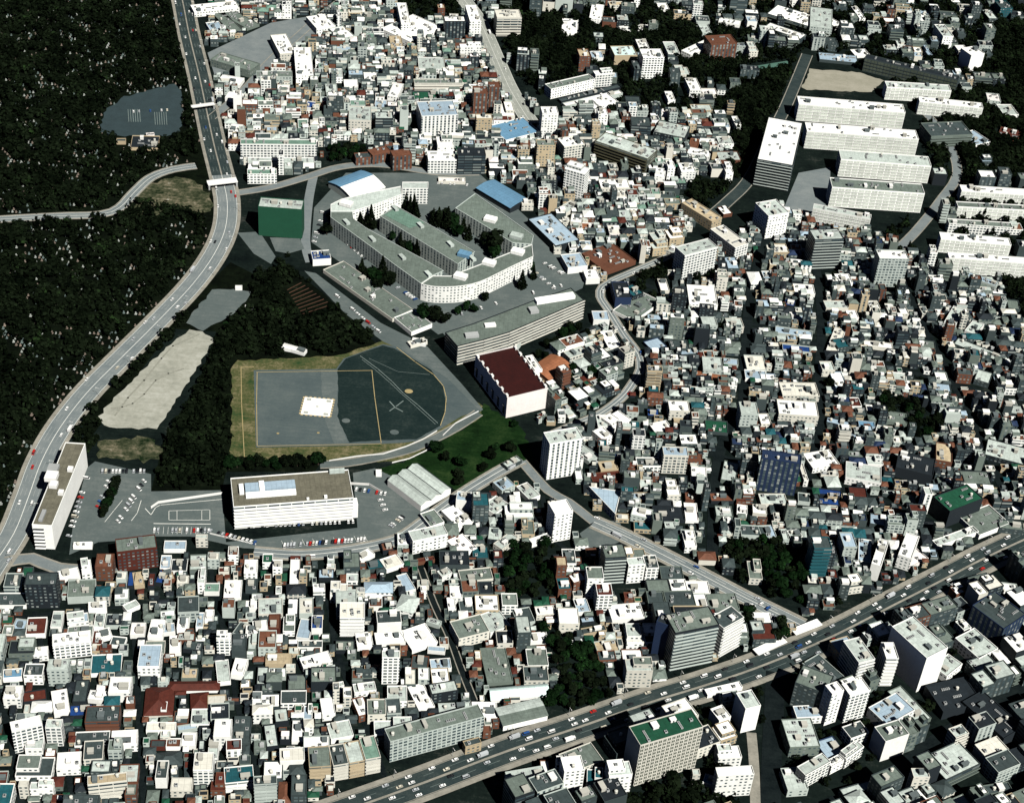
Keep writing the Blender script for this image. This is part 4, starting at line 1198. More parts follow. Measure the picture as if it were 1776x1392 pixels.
for x0, y0, x1, y1, lab in ((328,186,372,180,'narrow white footbridge crossing the highway near the top left'),(360,318,411,312,'white bridge crossing the highway where it starts to curve')):
    A, B = at(x0, y0, 6), at(x1, y1, 6); m_ = (A+B)/2; dv = B-A; L = dv.length; r = empty('footbridge', (m_.x, m_.y, 0), math.atan2(dv.y, dv.x)); tag(r, lab, 'footbridge'); wd = 2 if y0 < 200 else 4
    s = MB(); s.box(-L/2,-wd,5.4,L/2,wd,6,0,True); s.build('deck', wallmat('W', 'n'), r)
    for y in (-wd, wd):
        s = MB(); s.box(-L/2,y-.12,6,L/2,y+.12,7,0); s.build('railing', mW, r)
    for x in (-L/2+1, L/2-1):
        s = MB(); s.box(x-.8,-wd+.3,0,x+.8,wd-.3,5.4); s.build('pier', mG, r)
# ------------------------------------------------------------------ the rest of the city: lots cut out of what is still free
ZONES = [
 ('bl', [(-160,985),(60,1000),(190,985),(430,962),(520,972),(640,985),(790,900),(880,840),(940,850),(1000,935),(1060,950),(1400,1090),(1130,1190),(600,1390),(440,1540),(-160,1540)], (0,1200,300,1193),  12.5, (1,3), 'WWWCLLGGDDKDRNGTDGLK', .99),
 ('rm', [(960,745),(1060,730),(1112,660),(1120,600),(1060,530),(1060,500),(1250,430),(1330,370),(1400,370),(1560,430),(1640,480),(2010,500),(2010,900),(1640,980),(1400,1070),(1080,930),(1040,900)], (1300,600,1400,606),  7.4, (1,3), 'WLLGGGGDDDDDKKKKSNCNDITNGDR', .96),
 ('tc', [(355,90),(370,-110),(830,-110),(880,120),(940,210),(1040,200),(1340,210),(1260,350),(1170,420),(1040,490),(950,400),(910,330),(830,300),(620,290),(430,310),(380,200)], (600,200,700,201),  9.0, (2,3), 'WWCLLGGGDDDDSNPVRLKKKN', .93),
 ('tr', [(840,-110),(2010,-110),(2010,460),(1700,440),(1630,400),(1620,240),(1540,130),(1400,100),(1330,120),(1310,200),(1000,200),(930,160),(880,120)], (1300,60,1400,66),  12, (2,4), 'WWGGDDDDKKKSNLD', .36),
 ('br', [(820,1500),(980,1300),(1240,1215),(1500,1100),(1700,1005),(2010,950),(2010,1540),(760,1540)], (1300,1250,1400,1215),  14, (3,7), 'WLLGGDDDKKCW', .97),
 ('mid', [(940,620),(1060,560),(1095,620),(1060,690),(1000,730),(920,735)], (980,640,1040,620), 11, (1,3), 'LGDKNWCG', .7),
]
GREENS = [[(868,35),(1005,30),(1035,95),(960,128),(905,108)], [(1045,60),(1235,62),(1225,112),(1180,100),(1080,96)], [(1395,92),(1352,210),(1310,300),(1262,352),(1240,330),(1290,240),(1262,170),(1320,130)],
 [(1600,215),(1700,158),(1800,150),(1800,318),(1650,318),(1612,270)], [(1725,40),(1800,40),(1800,150),(1720,140)], [(690,-10),(800,-10),(800,36),(700,40)], [(1245,955),(1290,940),(1392,955),(1388,1062),(1300,1030)],
 [(868,952),(958,938),(966,1038),(880,1045)], [(935,1088),(1012,1112),(1064,1208),(1000,1242),(945,1228),(975,1180)], [(1505,690),(1580,690),(1640,740),(1590,770)], [(1270,200),(1300,180),(1310,240),(1260,300)],
 [(1150,88),(1240,80),(1300,110),(1260,150),(1180,120)], [(1080,480),(1150,460),(1165,510),(1110,520)], [(555,258),(628,246),(642,272),(568,286)], [(1180,330),(1230,300),(1250,345),(1195,380)], [(1530,400),(1580,380),(1590,440),(1550,450)], [(1740,480),(1800,480),(1800,560),(1750,550)], [(1090,1335),(1290,1300),(1300,1430),(1080,1435)]]
for g_ in GREENS: 
    p_ = [at(x, y) for x, y in g_]; j, i, X, Y = window(p_)
    if X.size:
        k = inside(p_, X, Y) & (OCC[j, i] == 0); OCC[j, i][k] = 2
cand = []
rz_ = random.Random(11)
for key, poly, (ax, ay, bx, by), size, fr_, pal, dens in ZONES:
    P = [at(x, y) for x, y in poly]; A, B = at(ax, ay), at(bx, by); th = math.atan2(B.y-A.y, B.x-A.x); ux, uy = math.cos(th), math.sin(th)
    U = [p.x*ux+p.y*uy for p in P]; V = [-p.x*uy+p.y*ux for p in P]
    v = min(V); row = 0
    while v < max(V):
        dep = size*rz_.uniform(.95, 1.35); u = min(U)+rz_.uniform(0, 8)
        while u < max(U):
            wd = size*rz_.choice((.6,.8,1,1,1.2,1.4,1.8)); uc, vc = u+wd/2, v+dep/2; cx, cy = uc*ux-vc*uy, uc*uy+vc*ux
            u += wd+rz_.uniform(.3, 1.0)+(3.0 if rz_.random() < .12 else 0)
            if rz_.random() > dens or not inside(P, np.array([cx]), np.array([cy]))[0]: continue
            for shr in (1, .78, .58):
                w2, d2 = wd*shr, dep*shr; a = th+rz_.uniform(-.05, .05); R2 = Matrix.Rotation(a, 2); c = Vector((cx, cy))
                cs = [tuple(R2 @ Vector(p)+c) for p in ((-w2/2,-d2/2),(w2/2,-d2/2),(w2/2,d2/2),(-w2/2,d2/2))]
                if min(w2, d2) > 4.2 and occ_share(cs) < .07:
                    fl = rz_.randint(*fr_) if rz_.random() < .85 else rz_.randint(fr_[1], fr_[1]+4)
                    h = fl*3.1*rz_.uniform(.9, 1.1); occupy(cs)
                    pr = pix((cx, cy, h)); sz = 2906**2/((cx*cx+cy*cy+H*H))
                    wcol = rz_.choice('WWWLLCCGGYNDDK' if key == 'bl' else 'WLLGGGDDDDDCYNKKKK' if key != 'tc' else 'WWLLGGDDDCYNKK'); sty = rz_.choice('wwggbvn')
                    cand.append(dict(st=sty, c=c, a=a, w=w2, d=d2, h=h, rc=rz_.choice(pal), wc=wcol, sz=w2*(d2+h)*sz, px=pr, hip='h' if (h < 10 and w2*d2 < 150 and rz_.random() < .34) else None)); break
        v += dep+(3.0 if row % 2 else .5); row += 1
small = []
for key, poly, _, size, fr_, pal, dens in ZONES:
    if key in ('tr', 'br'): continue
    P = [at(x, y) for x, y in poly]; X0, X1 = min(p.x for p in P), max(p.x for p in P); Y0, Y1 = min(p.y for p in P), max(p.y for p in P)
    A, B = at(*_[:2]), at(*_[2:]); th = math.atan2(B.y-A.y, B.x-A.x)
    for _k in range(int((X1-X0)*(Y1-Y0)/(9 if key == 'bl' else 20))):
        cx, cy = rz_.uniform(X0, X1), rz_.uniform(Y0, Y1)
        if OCC[int(cy-OY), int(cx-OX)] or not inside(P, np.array([cx]), np.array([cy]))[0]: continue
        w2, d2 = rz_.uniform(3, 8), rz_.uniform(3, 8); R2 = Matrix.Rotation(th, 2); c = Vector((cx, cy)); cs = [tuple(R2 @ Vector(p)+c) for p in ((-w2/2,-d2/2),(w2/2,-d2/2),(w2/2,d2/2),(-w2/2,d2/2))]
        if occ_share(cs) < .06: occupy(cs); small.append(dict(c=c, a=th, w=w2, d=d2, h=rz_.uniform(2.6, 6.5), rc=rz_.choice('GDDKLGKNWDER'), wc=rz_.choice('LGDYKNC'), hip='h' if rz_.random() < .4 else None))
vis = [c for c in cand if -10 < c['px'][0] < 1786 and -10 < c['px'][1] < 1402]
vis.sort(key=lambda c: -c['sz'])
cnt = {}
for b in BLD: cnt[b['name']] = cnt.get(b['name'], 0)+1
rest = [c for c in cand if not (-10 < c['px'][0] < 1786 and -10 < c['px'][1] < 1402)]
for c in vis:
    nm = kindname(c['h'], c['w']*c['d'])
    if cnt.get(nm, 0) < 298:
        cnt[nm] = cnt.get(nm, 0)+1
        building(c['c'].x, c['c'].y, c['a'], c['w'], c['d'], c['h'], c['rc'], c['wc'], c['st'], nm, hip=c['hip'], rnd=rz_)
    else: rest.append(c)
# the small ones beyond that number, as one mass
bins = {}; allm = []; midx = {}
S = MB()
def mslot(m_):
    if m_.name not in midx: midx[m_.name] = len(allm); allm.append(m_)
    return midx[m_.name]
def place(sub, c, ms):
    R2 = Matrix.Rotation(c['a'], 2); n0 = len(S.v)
    for v in sub.v:
        q = R2 @ Vector((v[0], v[1])); S.v.append((q.x+c['c'].x, q.y+c['c'].y, v[2]))
    S.f += [tuple(i+n0 for i in f) for f in sub.f]; S.uv += sub.uv; S.mi += [ms]*len(sub.f)
for c in rest+small:
    s = MB(); w_, d, h = c['w'], c['d'], c['h']; u0 = rz_.uniform(0, 3); shell(s, w_, d, h, u0, 0 if c['hip'] else .8, .3); place(s, c, mslot(wallmat(c['wc'], c.get('st', 'w'))))
    s = MB()
    if c['hip']: pitched(s, w_, d, h, min(w_, d)*.28, True)
    else:
        s.quad((-w_/2+.25,-d/2+.25,h),(w_/2-.25,-d/2+.25,h),(w_/2-.25,d/2-.25,h),(-w_/2+.25,d/2-.25,h))
    place(s, c, mslot(roofmat(c['rc'])))
    if not c['hip'] and w_*d > 28:
        if w_*d > 60 and rz_.random() < .5:
            s = MB(); uw, ud = w_*rz_.uniform(.45,.8), d*rz_.uniform(.4,.75); x = rz_.choice((-1,1))*(w_-uw)/2*.93; y = (d-ud)/2*.93
            n0 = len(s.v); s.box(x-uw/2,y-ud/2,h,x+uw/2,y+ud/2,h+2.8); place(s, c, mslot(wallmat(rz_.choice('WLGC'), 'n')))
            s = MB(); s.box(x-uw/2-.1,y-ud/2-.1,h+2.8,x+uw/2+.1,y+ud/2+.1,h+3.0); place(s, c, mslot(roofmat(rz_.choice('LGDW'))))
        s = MB(); x, y = rz_.uniform(-w_/4, w_/4), rz_.uniform(-d/4, d/4); s.box(x-1.5,y-1.2,h,x+1.5,y+1.2,h+2.3); place(s, c, mslot(rz_.choice((mW, mG, mD2, mT))))
        if rz_.random() < .6:
            s = MB(); x, y = rz_.uniform(-w_/3, w_/3), rz_.uniform(-d/3, d/3); s.box(x-.9,y-.9,h,x+.9,y+.9,h+1.3); place(s, c, mslot(mG))
if S.f: tag(S.build('crowded_houses', allm), 'mass of small crowded flat and hipped houses filling the far blocks', 'houses', kind='stuff')
print('BUILDINGS hand+fill', len(BLD), cnt, 'rest', len(rest))
# ------------------------------------------------------------------ labels
LM = [b for b in BLD if b['lm']]
ORD = ['nearest','second','third','fourth','fifth','sixth','seventh','eighth','ninth','tenth','eleventh','twelfth','thirteenth','fourteenth','fifteenth','sixteenth','seventeenth','eighteenth','nineteenth','twentieth']
NUM = ['','one','two','three','four','five','six','seven','eight','nine','ten','eleven','twelve']
sigs = {}
for b in BLD:
    b['o']['category'] = b['cat'] or CATS.get(b['name'], 'building')
    if b['label']: b['o']['label'] = b['label']; continue
    def dist(l): return math.hypot(b['px'][0]-l['px'][0], (b['px'][1]-l['px'][1])*1.2)
    l = min(LM, key=dist); dx, dy = b['px'][0]-l['px'][0], (b['px'][1]-l['px'][1])*1.2
    dr = ('left of' if dx < 0 else 'right of') if abs(dx) > abs(dy) else ('behind' if dy < 0 else 'below')
    sh = ' hipped' if b['hip'] == 'h' else ''
    n = NUM[b['n']] if b['n'] < 13 else 'many'
    sig = ('%s %s-storey %s,%s %s roof' % (WORD[b['wc']], n, 'house' if b['name'] == 'house' else 'block', sh, WORD[b['rc']]), dr, l['lm'])
    sigs.setdefault(sig, []).append((dist(l), b))
for (a, dr, l), v in sigs.items():
    v.sort(key=lambda t: t[0])
    for i, (_, b) in enumerate(v):
        lb_ = '%s, %s%s the %s' % (a, (ORD[i]+' ') if len(v) > 1 and i < 20 else '', dr, l)
        while len(lb_.split()) > 16 and ' storey' not in lb_: lb_ = lb_.replace(' the ', ' ', 1) if ' the ' in lb_ else lb_.replace(' roof', '', 1)
        b['o']['label'] = lb_
        g_ = dict(house='houses packed along the lanes', apartment_building='apartment buildings among the houses', low_building='low buildings among the houses', small_tower='small towers among the houses').get(b['name'])
        if g_: b['o']['group'] = g_
# ------------------------------------------------------------------ trees
LEAF = []
def leafmat(name, c0, c1):
    m, t, b = nodes(name); g_ = t.nodes.new('ShaderNodeNewGeometry'); oi = t.nodes.new('ShaderNodeObjectInfo')
    f = math_n(t, 'FRACT', math_n(t, 'ADD', g_.outputs['Random Per Island'], math_n(t, 'MULTIPLY', oi.outputs['Random'], .6)))
    f = math_n(t, 'MULTIPLY_ADD', noise(t, .05, 3), .9, math_n(t, 'MULTIPLY_ADD', g_.outputs['Random Per Island'], .35, -.12))
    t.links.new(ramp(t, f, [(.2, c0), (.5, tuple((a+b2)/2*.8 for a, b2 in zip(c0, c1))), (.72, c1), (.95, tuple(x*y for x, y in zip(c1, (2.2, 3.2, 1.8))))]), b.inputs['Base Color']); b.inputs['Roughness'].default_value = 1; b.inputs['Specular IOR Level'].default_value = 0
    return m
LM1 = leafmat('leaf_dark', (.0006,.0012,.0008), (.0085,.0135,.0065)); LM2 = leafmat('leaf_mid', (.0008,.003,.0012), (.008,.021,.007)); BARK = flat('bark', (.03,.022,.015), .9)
def leaf_cloud(rng, n, rx, rz2, z0, conif=False, size=1.3):
    V = np.zeros((n*4, 3)); nb = 6; bl = rng.normal(size=(nb, 3)); bl /= np.linalg.norm(bl, axis=1)[:, None]; bl *= .55
    for i in range(n):
        d = rng.normal(size=3); d /= np.linalg.norm(d); k = rng.integers(nb)
        if conif:
            t = rng.random()**1.3; r = rx*(1-t)*rng.uniform(.55, 1); a = rng.uniform(0, 6.283); p = np.array([r*math.cos(a), r*math.sin(a), z0+t*2*rz2]); sz = size*(1.15-.6*t)
        else:
            p = (bl[k]+d*rng.uniform(.42, .55))*np.array([rx, rx, rz2]); p[2] += z0+rz2; sz = size*rng.uniform(.6, 1.3)
        nrm = d+np.array([0, 0, .9]); nrm /= np.linalg.norm(nrm); a = np.cross(nrm, rng.normal(size=3)); a /= np.linalg.norm(a); b = np.cross(nrm, a)
        for q, (s1, s2) in enumerate(((-1,-1),(1,-1),(1,1),(-1,1))): V[i*4+q] = p+a*s1*sz*.6+b*s2*sz*.5*rng.uniform(.7, 1.2)
    return V
def crown_mesh(name, seed, n, rx, rz2, z0, mat, conif=False, size=1.3):
    V = leaf_cloud(np.random.default_rng(seed), n, rx, rz2, z0, conif, size); me = bpy.data.meshes.new(name); me.from_pydata(V.tolist(), [], [(i*4, i*4+1, i*4+2, i*4+3) for i in range(n)]); me.materials.append(mat); return me
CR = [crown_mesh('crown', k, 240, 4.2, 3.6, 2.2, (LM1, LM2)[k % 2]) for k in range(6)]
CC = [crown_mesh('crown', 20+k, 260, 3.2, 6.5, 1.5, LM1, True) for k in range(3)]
s = MB(); s.cyl(0,0,0,5,.42,7,0,.2)
for a in range(4):
    c_, s_ = math.cos(a*1.57+.4), math.sin(a*1.57+.4); s.quad((.1*c_-.08*s_,.1*s_+.08*c_,3.2),(.1*c_+.08*s_,.1*s_-.08*c_,3.2),(2*c_+.05*s_,2*s_-.05*c_,5.6),(2*c_-.05*s_,2*s_+.05*c_,5.6)); s.quad((.1*c_,.1*s_,3.05),(2*c_,2*s_,5.5),(2*c_,2*s_,5.7),(.1*c_,.1*s_,3.35))
TR = proto('trunk', s, [BARK])
tree_n = [0]
def tree(x, y, scl, rnd, label, group, conif=False):
    if tree_n[0] >= 296: return
    tree_n[0] += 1; r = empty('conifer_tree' if conif else 'leafy_tree', (x, y, 0), rnd.uniform(0, 6.28)); tag(r, label, 'tree', group)
    put(rnd.choice(CC if conif else CR), 'crown', r, (0,0,0), 0, (scl, scl, scl*rnd.uniform(.85, 1.1))); put(TR, 'trunk', r, (0,0,0), 0, (scl,)*3)
    j, i = int(y-OY), int(x-OX); OCC[max(0,j-2):j+3, max(0,i-2):i+3] = 1
rt = random.Random(3)
for x, y, sc_, lab in [(370,450,1.35,0),(290,450,1.1,0),(680,655,1.3,1),(640,560,1,1),(420,890,1.5,2),(500,910,1.4,2),(330,860,1.0,2),(930,430,1.6,3),(1000,455,1.4,3),(1080,500,1.1,3),(860,390,1.0,3),(1310,650,2.1,4),(1530,930,1.3,5),(1250,1030,.9,5),(1590,800,1.0,5),(640,330,1.2,6),(700,360,1.3,6),(540,560,1.0,6),(60,420,1.2,7),(30,520,1.3,7),(330,470,1.2,0),(250,430,1,0),(390,480,1,0),(620,640,1.1,1),(720,690,1.2,1),(600,600,1,1),(460,840,1.5,2),(380,850,1.3,2),(530,900,1.2,2),(300,800,1,2),(420,940,1.1,2),(890,450,1.5,3),(960,470,1.6,3),(1040,530,1.4,3),(1120,560,1.1,3),(850,430,1.2,3),(1270,620,1.8,4),(1350,610,1.7,4),(1330,700,1.4,4),(1620,860,.9,5),(670,350,1.2,6),(720,390,1.1,6)]:
    c = at(*Z3([(x, y)])[0]); labs = ['dark tree in the upper left court of the white campus block','dark tree between the two long wings of the campus block','tall dark tree between the campus block and the long shed','dark tree in the upper right court of the campus block','broad dark round tree in the right court of the campus block','dark tree against the bright outer wall of the campus block','small dark tree beside the green roof patch of the campus','dark tree at the left end of the campus block']
    tree(c.x, c.y, sc_*1.15, rt, labs[lab], 'trees round the campus', lab != 4 and rt.random() < .5)
for x, y, sc_ in ((735,553,1.7),(755,556,1.9),(772,560,1.3),(795,545,1),(808,538,1.1),(822,542,1)):
    c = at(x, y); tree(c.x, c.y, sc_, rt, 'big dark leafy tree below the rounded corner of the campus block', 'trees below the campus corner')
for x, y in ((552,806),(516,808),(757,782)):
    c = at(x, y); tree(c.x, c.y, 1.4, rt, {552:'lone dark tree at the lower edge of the grass verge',516:'dark tree left of the lone tree by the verge',757:'round dark tree beside the bend of the narrow road'}[x], None)
for k in range(9):
    c = at(204-k*3.1, 838+k*7.2); tree(c.x, c.y, .95, rt, 'small dark tree in the planted strip down the middle of the parking yard', 'trees in the parking strip')
PATCH = [([(765,802),(838,728),(870,720),(915,760),(905,790),(840,835),(790,845)], 9, 8.5, 'leafy tree on the green slope right of the helicopter apron', 'trees on the green slope'),
 ([(935,1090),(1010,1115),(1062,1205),(1000,1240),(950,1225),(975,1180)], 34, 8.5, 'dark leafy tree in the small park above the avenue', 'trees in the park above the avenue'),
 ([(868,955),(955,940),(965,1035),(880,1040)], 26, 8, 'dark leafy tree in the shaded block left of the brown slim towers', 'trees in the shaded block'),
 ([(1265,930),(1395,950),(1390,1050),(1300,1010)], 26, 9, 'dark leafy tree in the shade above the ramp road', 'trees above the ramp road'),
 ([(1505,690),(1580,690),(1640,740),(1590,770)], 14, 9, 'dark leafy tree among the crowded houses at the right', 'trees among the right-hand houses'),
 ([(1290,1060),(1340,1075),(1380,1105),(1330,1125),(1300,1110)], 12, 7, 'dark leafy tree on the island where the ramp meets the avenue', 'trees on the ramp island'),
 ([(560,258),(625,248),(640,270),(570,285)], 12, 8, 'dark leafy tree in the green plot left of the brown brick apartments', 'trees by the brick apartments'),
 ([(395,800),(515,800),(540,812),(395,815)], 14, 7, 'dark bushy tree in the hedge line behind the white ribbon-banded office', 'trees behind the office'),
 ([(930,620),(1000,560),(1040,600),(1060,680),(990,690)], 18, 8, 'dark leafy tree among the low houses right of the gym', 'trees by the gym'),
 ([(1400,300),(1440,290),(1440,360),(1370,350)], 10, 8, 'dark leafy tree between the black-banded block and the gridded slabs', 'trees between the slabs')]
def scatter(px, n, gap, rnd, tries=40):
    P = [at(x, y) for x, y in px]; X0, X1 = min(p.x for p in P), max(p.x for p in P); Y0, Y1 = min(p.y for p in P), max(p.y for p in P); out = []
    for _ in range(n*tries):
        if len(out) >= n: break
        x, y = rnd.uniform(X0, X1), rnd.uniform(Y0, Y1)
        if not inside(P, np.array([x]), np.array([y]))[0]: continue
        j, i = int(y-OY), int(x-OX)
        if (OCC[j-1:j+2, i-1:i+2] == 1).any(): continue
        if all((x-a)**2+(y-b)**2 > gap*gap for a, b in out): out.append((x, y))
    return out
for px_, n, gap, lab, grp in PATCH:
    for x, y in scatter(px_, n, gap*.75, rt): tree(x, y, rt.uniform(.8, 1.25), rt, lab, grp)
# woodland and street greenery as masses
def mass(name, polys, gap, label, cat, rnd, nleaf=60, s0=.8, s1=1.35, keep=None, jit=.5):
    base = [leaf_cloud(np.random.default_rng(50+k), nleaf, 4.4, 3.4, 1.2, size=1.9) for k in range(5)]; cone = [leaf_cloud(np.random.default_rng(80+k), nleaf, 3.0, 6, 1.0, True, size=1.9) for k in range(2)]
    out = []; pts = []
    for px_ in polys:
        P = [at(x, y) for x, y in px_]; xs = np.arange(min(p.x for p in P), max(p.x for p in P), gap); ys = np.arange(min(p.y for p in P), max(p.y for p in P), gap)
        X, Y = np.meshgrid(xs, ys); X = X+RNG.uniform(-jit, jit, X.shape)*gap; Y = Y+RNG.uniform(-jit, jit, Y.shape)*gap; k = inside(P, X, Y); pts += list(zip(X[k], Y[k]))
    used = []
    for x, y in pts:
        j, i = int(y-OY), int(x-OX)
        if 3 < j < OM-3 and 3 < i < ON-3 and (OCC[j-3:j+4, i-3:i+4] == 1).any(): continue
        if keep and not keep(x, y): continue
        sc_ = rnd.uniform(s0, s1); a = rnd.uniform(0, 6.28); B = (rnd.choice(cone) if rnd.random() < .12 else rnd.choice(base))*sc_; c_, s_ = math.cos(a), math.sin(a)
        V = np.empty_like(B); V[:, 0] = B[:, 0]*c_-B[:, 1]*s_+x; V[:, 1] = B[:, 0]*s_+B[:, 1]*c_+y; V[:, 2] = B[:, 2]; out.append(V); used.append((x, y))
    V = np.concatenate(out); n = len(V)//4; me = bpy.data.meshes.new(name); me.vertices.add(len(V)); me.vertices.foreach_set('co', V.astype(np.float32).ravel())
    me.loops.add(n*4); me.loops.foreach_set('vertex_index', np.arange(n*4)); me.polygons.add(n); me.polygons.foreach_set('loop_start', np.arange(n)*4); me.polygons.foreach_set('loop_total', np.full(n, 4)); me.materials.append(LM1); me.update(); me.validate()
    o = bpy.data.objects.new(name, me); COL.objects.link(o); tag(o, label, cat, kind='stuff'); print(name, len(used)); return used
def gapnoise(x, y):   # clearings where the gravestones show
    v = math.sin(x*.075+1.7*math.sin(y*.043))*math.sin(y*.08+1.5*math.sin(x*.057)); return v
W1 = [(-190,-120),(292,-120),(330,60),(344,160),(362,250),(330,280),(250,300),(225,325),(195,360),(-190,384)]
W2 = [(-190,400),(200,380),(232,350),(362,375),(368,410),(330,480),(262,548),(190,615),(135,672),(90,730),(55,800),(30,870),(-10,930),(-190,1000)]
W3 = [(442,478),(500,466),(560,512),(652,594),(590,632),(407,630),(404,700),(402,800),(385,845),(268,848),(290,775),(352,665),(382,578),(440,530)]
W4 = [(345,505),(318,560),(255,640),(195,702),(168,745),(170,765),(150,800),(118,812),(135,740),(200,662),(275,585)]
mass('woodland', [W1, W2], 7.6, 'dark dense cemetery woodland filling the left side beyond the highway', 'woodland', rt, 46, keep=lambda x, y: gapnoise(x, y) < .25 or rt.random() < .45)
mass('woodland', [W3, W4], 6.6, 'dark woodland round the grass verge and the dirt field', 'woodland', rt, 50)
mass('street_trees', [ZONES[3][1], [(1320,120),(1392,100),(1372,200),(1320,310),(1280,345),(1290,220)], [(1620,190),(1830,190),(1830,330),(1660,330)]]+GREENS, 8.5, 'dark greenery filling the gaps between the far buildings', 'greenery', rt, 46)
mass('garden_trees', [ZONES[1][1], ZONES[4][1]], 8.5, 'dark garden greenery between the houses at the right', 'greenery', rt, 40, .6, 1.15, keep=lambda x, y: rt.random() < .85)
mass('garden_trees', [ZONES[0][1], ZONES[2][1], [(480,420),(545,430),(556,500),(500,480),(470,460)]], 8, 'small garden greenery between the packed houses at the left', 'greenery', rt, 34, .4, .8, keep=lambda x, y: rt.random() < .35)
# bushes and roadside verge along the highway
# ------------------------------------------------------------------ gravestones in the clearings
s = MB(); s.box(-.9,-.9,0,.9,.9,.5,0); s.box(-.45,-.45,.5,.45,.45,2.1,0); PG = [proto('gravestone', s, [flat(n_, c_, .6, .4)]) for n_, c_ in (('granite_grey', (.13,.17,.16)), ('granite_pale', (.36,.38,.35)), ('granite_pink', (.20,.16,.13)))]
gs = []
for P_ in (W1, W2):
    Pw = [at(x, y) for x, y in P_]; X0, X1 = min(p.x for p in Pw), max(p.x for p in Pw); Y0, Y1 = min(p.y for p in Pw), max(p.y for p in Pw)
    X, Y = np.meshgrid(np.arange(X0, X1, 3.6), np.arange(Y0, Y1, 4.4)); k = inside(Pw, X, Y)
    for x, y in zip(X[k], Y[k]):
        if (gapnoise(x, y) > .25 and rt.random() < .34 or rt.random() < .09):
            p = pix((x, y, 0)); j, i = int(y-OY), int(x-OX)
            if -5 < p[0] < 1781 and 0 < p[1] < 1392 and OCC[j, i] != 1: gs.append((y, x))
gs.sort(); S2 = MB()
for n_, (y, x) in enumerate(gs):
    if n_ < 290:
        o = bpy.data.objects.new('gravestone', rt.choice(PG)); COL.objects.link(o); o.location = (x, y, 0); o.rotation_euler.z = rt.uniform(-.3, .3); k_ = rt.uniform(.7, 1.2); o.scale = (k_, k_, k_)
        tag(o, 'small granite gravestone in a clearing of the cemetery woodland', 'gravestone', 'gravestones in the cemetery')
    else: S2.box(x-.9, y-.9, 0, x+.9, y+.9, .5, n_ % 3); S2.box(x-.45, y-.45, .5, x+.45, y+.45, 2.1, n_ % 3)
if S2.f: tag(S2.build('gravestones', [m.materials[0] for m in PG]), 'rows of small gravestones glinting deeper in the woodland', 'gravestones', kind='stuff')
print('graves', len(gs), 'trees', tree_n[0])
# ------------------------------------------------------------------ cars
def car_meshes(L=4.5, W_=1.8, van=False):
    s = MB(); x, y = L/2, W_/2
    sec = [(-x,.45),(-x,.85),(-x+.1,.95),(x-.15,.85),(x,.7),(x,.4)]
    for a, b in zip(sec, sec[1:]): s.quad((a[0],-y,a[1]),(a[0],y,a[1]),(b[0],y,b[1]),(b[0],-y,b[1]))
    s.poly([(p[0],-y,p[1]) for p in sec[::-1]]); s.poly([(p[0],y,p[1]) for p in sec])
    rx0, rx1, rt_ = (-x+.15, x-1.1, 1.95) if van else (-x+.9, .55, 1.42)
    s.box(rx0, -y+.18, rt_-.06, rx1, y-.18, rt_, 0)
    g_ = MB(); bx0, bx1 = (-x+.05, x-.4) if van else (-x+.35, 1.25); Y_ = y-.06; yt = y-.2
    lo = [(bx0,-Y_,.92),(bx1,-Y_,.92),(bx1,Y_,.92),(bx0,Y_,.92)]; hi = [(rx0,-yt,rt_-.05),(rx1,-yt,rt_-.05),(rx1,yt,rt_-.05),(rx0,yt,rt_-.05)]
    for k in range(4): g_.quad(lo[k], lo[(k+1) % 4], hi[(k+1) % 4], hi[k])
    for a in (-x+.85, x-.85):
        for b in (-y+.02, y-.22):
            n0 = []
            for k in range(8): n0.append((a+.33*math.cos(k*.785), .33+.33*math.sin(k*.785)))
            for k in range(8): p, q = n0[k], n0[(k+1) % 8]; s.quad((p[0],b,p[1]),(q[0],b,q[1]),(q[0],b+.2,q[1]),(p[0],b+.2,p[1]), m=1)
            s.poly([(p[0], b-.002, p[1]) for p in n0[::-1]], 1); s.poly([(p[0], b+.202, p[1]) for p in n0], 1)
    return s, g_
GLASS = flat('car_glass', (.02,.025,.03), .15, .1); TYRE = flat('tyre', (.012,.012,.012), .9)
CARC = dict(white=(.78,.78,.75), silver=(.42,.44,.45), black=(.012,.013,.015), blue=(.02,.07,.22), red=(.42,.015,.01), cream=(.6,.56,.45))
CARM = {}
for k_, c_ in CARC.items():
    pm = flat('paint_'+k_, c_, .3, .08)
    for van in (0, 1):
        s, g_ = car_meshes(5.4 if van else 4.6, 1.95 if van else 1.8, van); CARM[k_, van] = (proto('body', s, [pm, TYRE]), proto('windows', g_, [GLASS]))
def truck_meshes(c):
    s = MB(); s.box(-4,-1.15,.7,2,1.15,3.1,0); s.box(2.1,-1.1,.5,3.8,1.1,2.3,0); 
    for a in (-2.8, 2.9):
        for b in (-1.1, .8): s.box(a-.45, b, 0, a+.45, b+.3, .9, 1)
    g_ = MB(); g_.box(2.3,-1.12,1.5,3.84,1.12,2.15,0); return proto('body', s, [flat('truck_'+c, CARC[c], .5, .1), TYRE]), proto('windows', g_, [GLASS])
TRM = {c: truck_meshes(c) for c in ('white', 'silver')}
CARS = []; rc_ = random.Random(21)
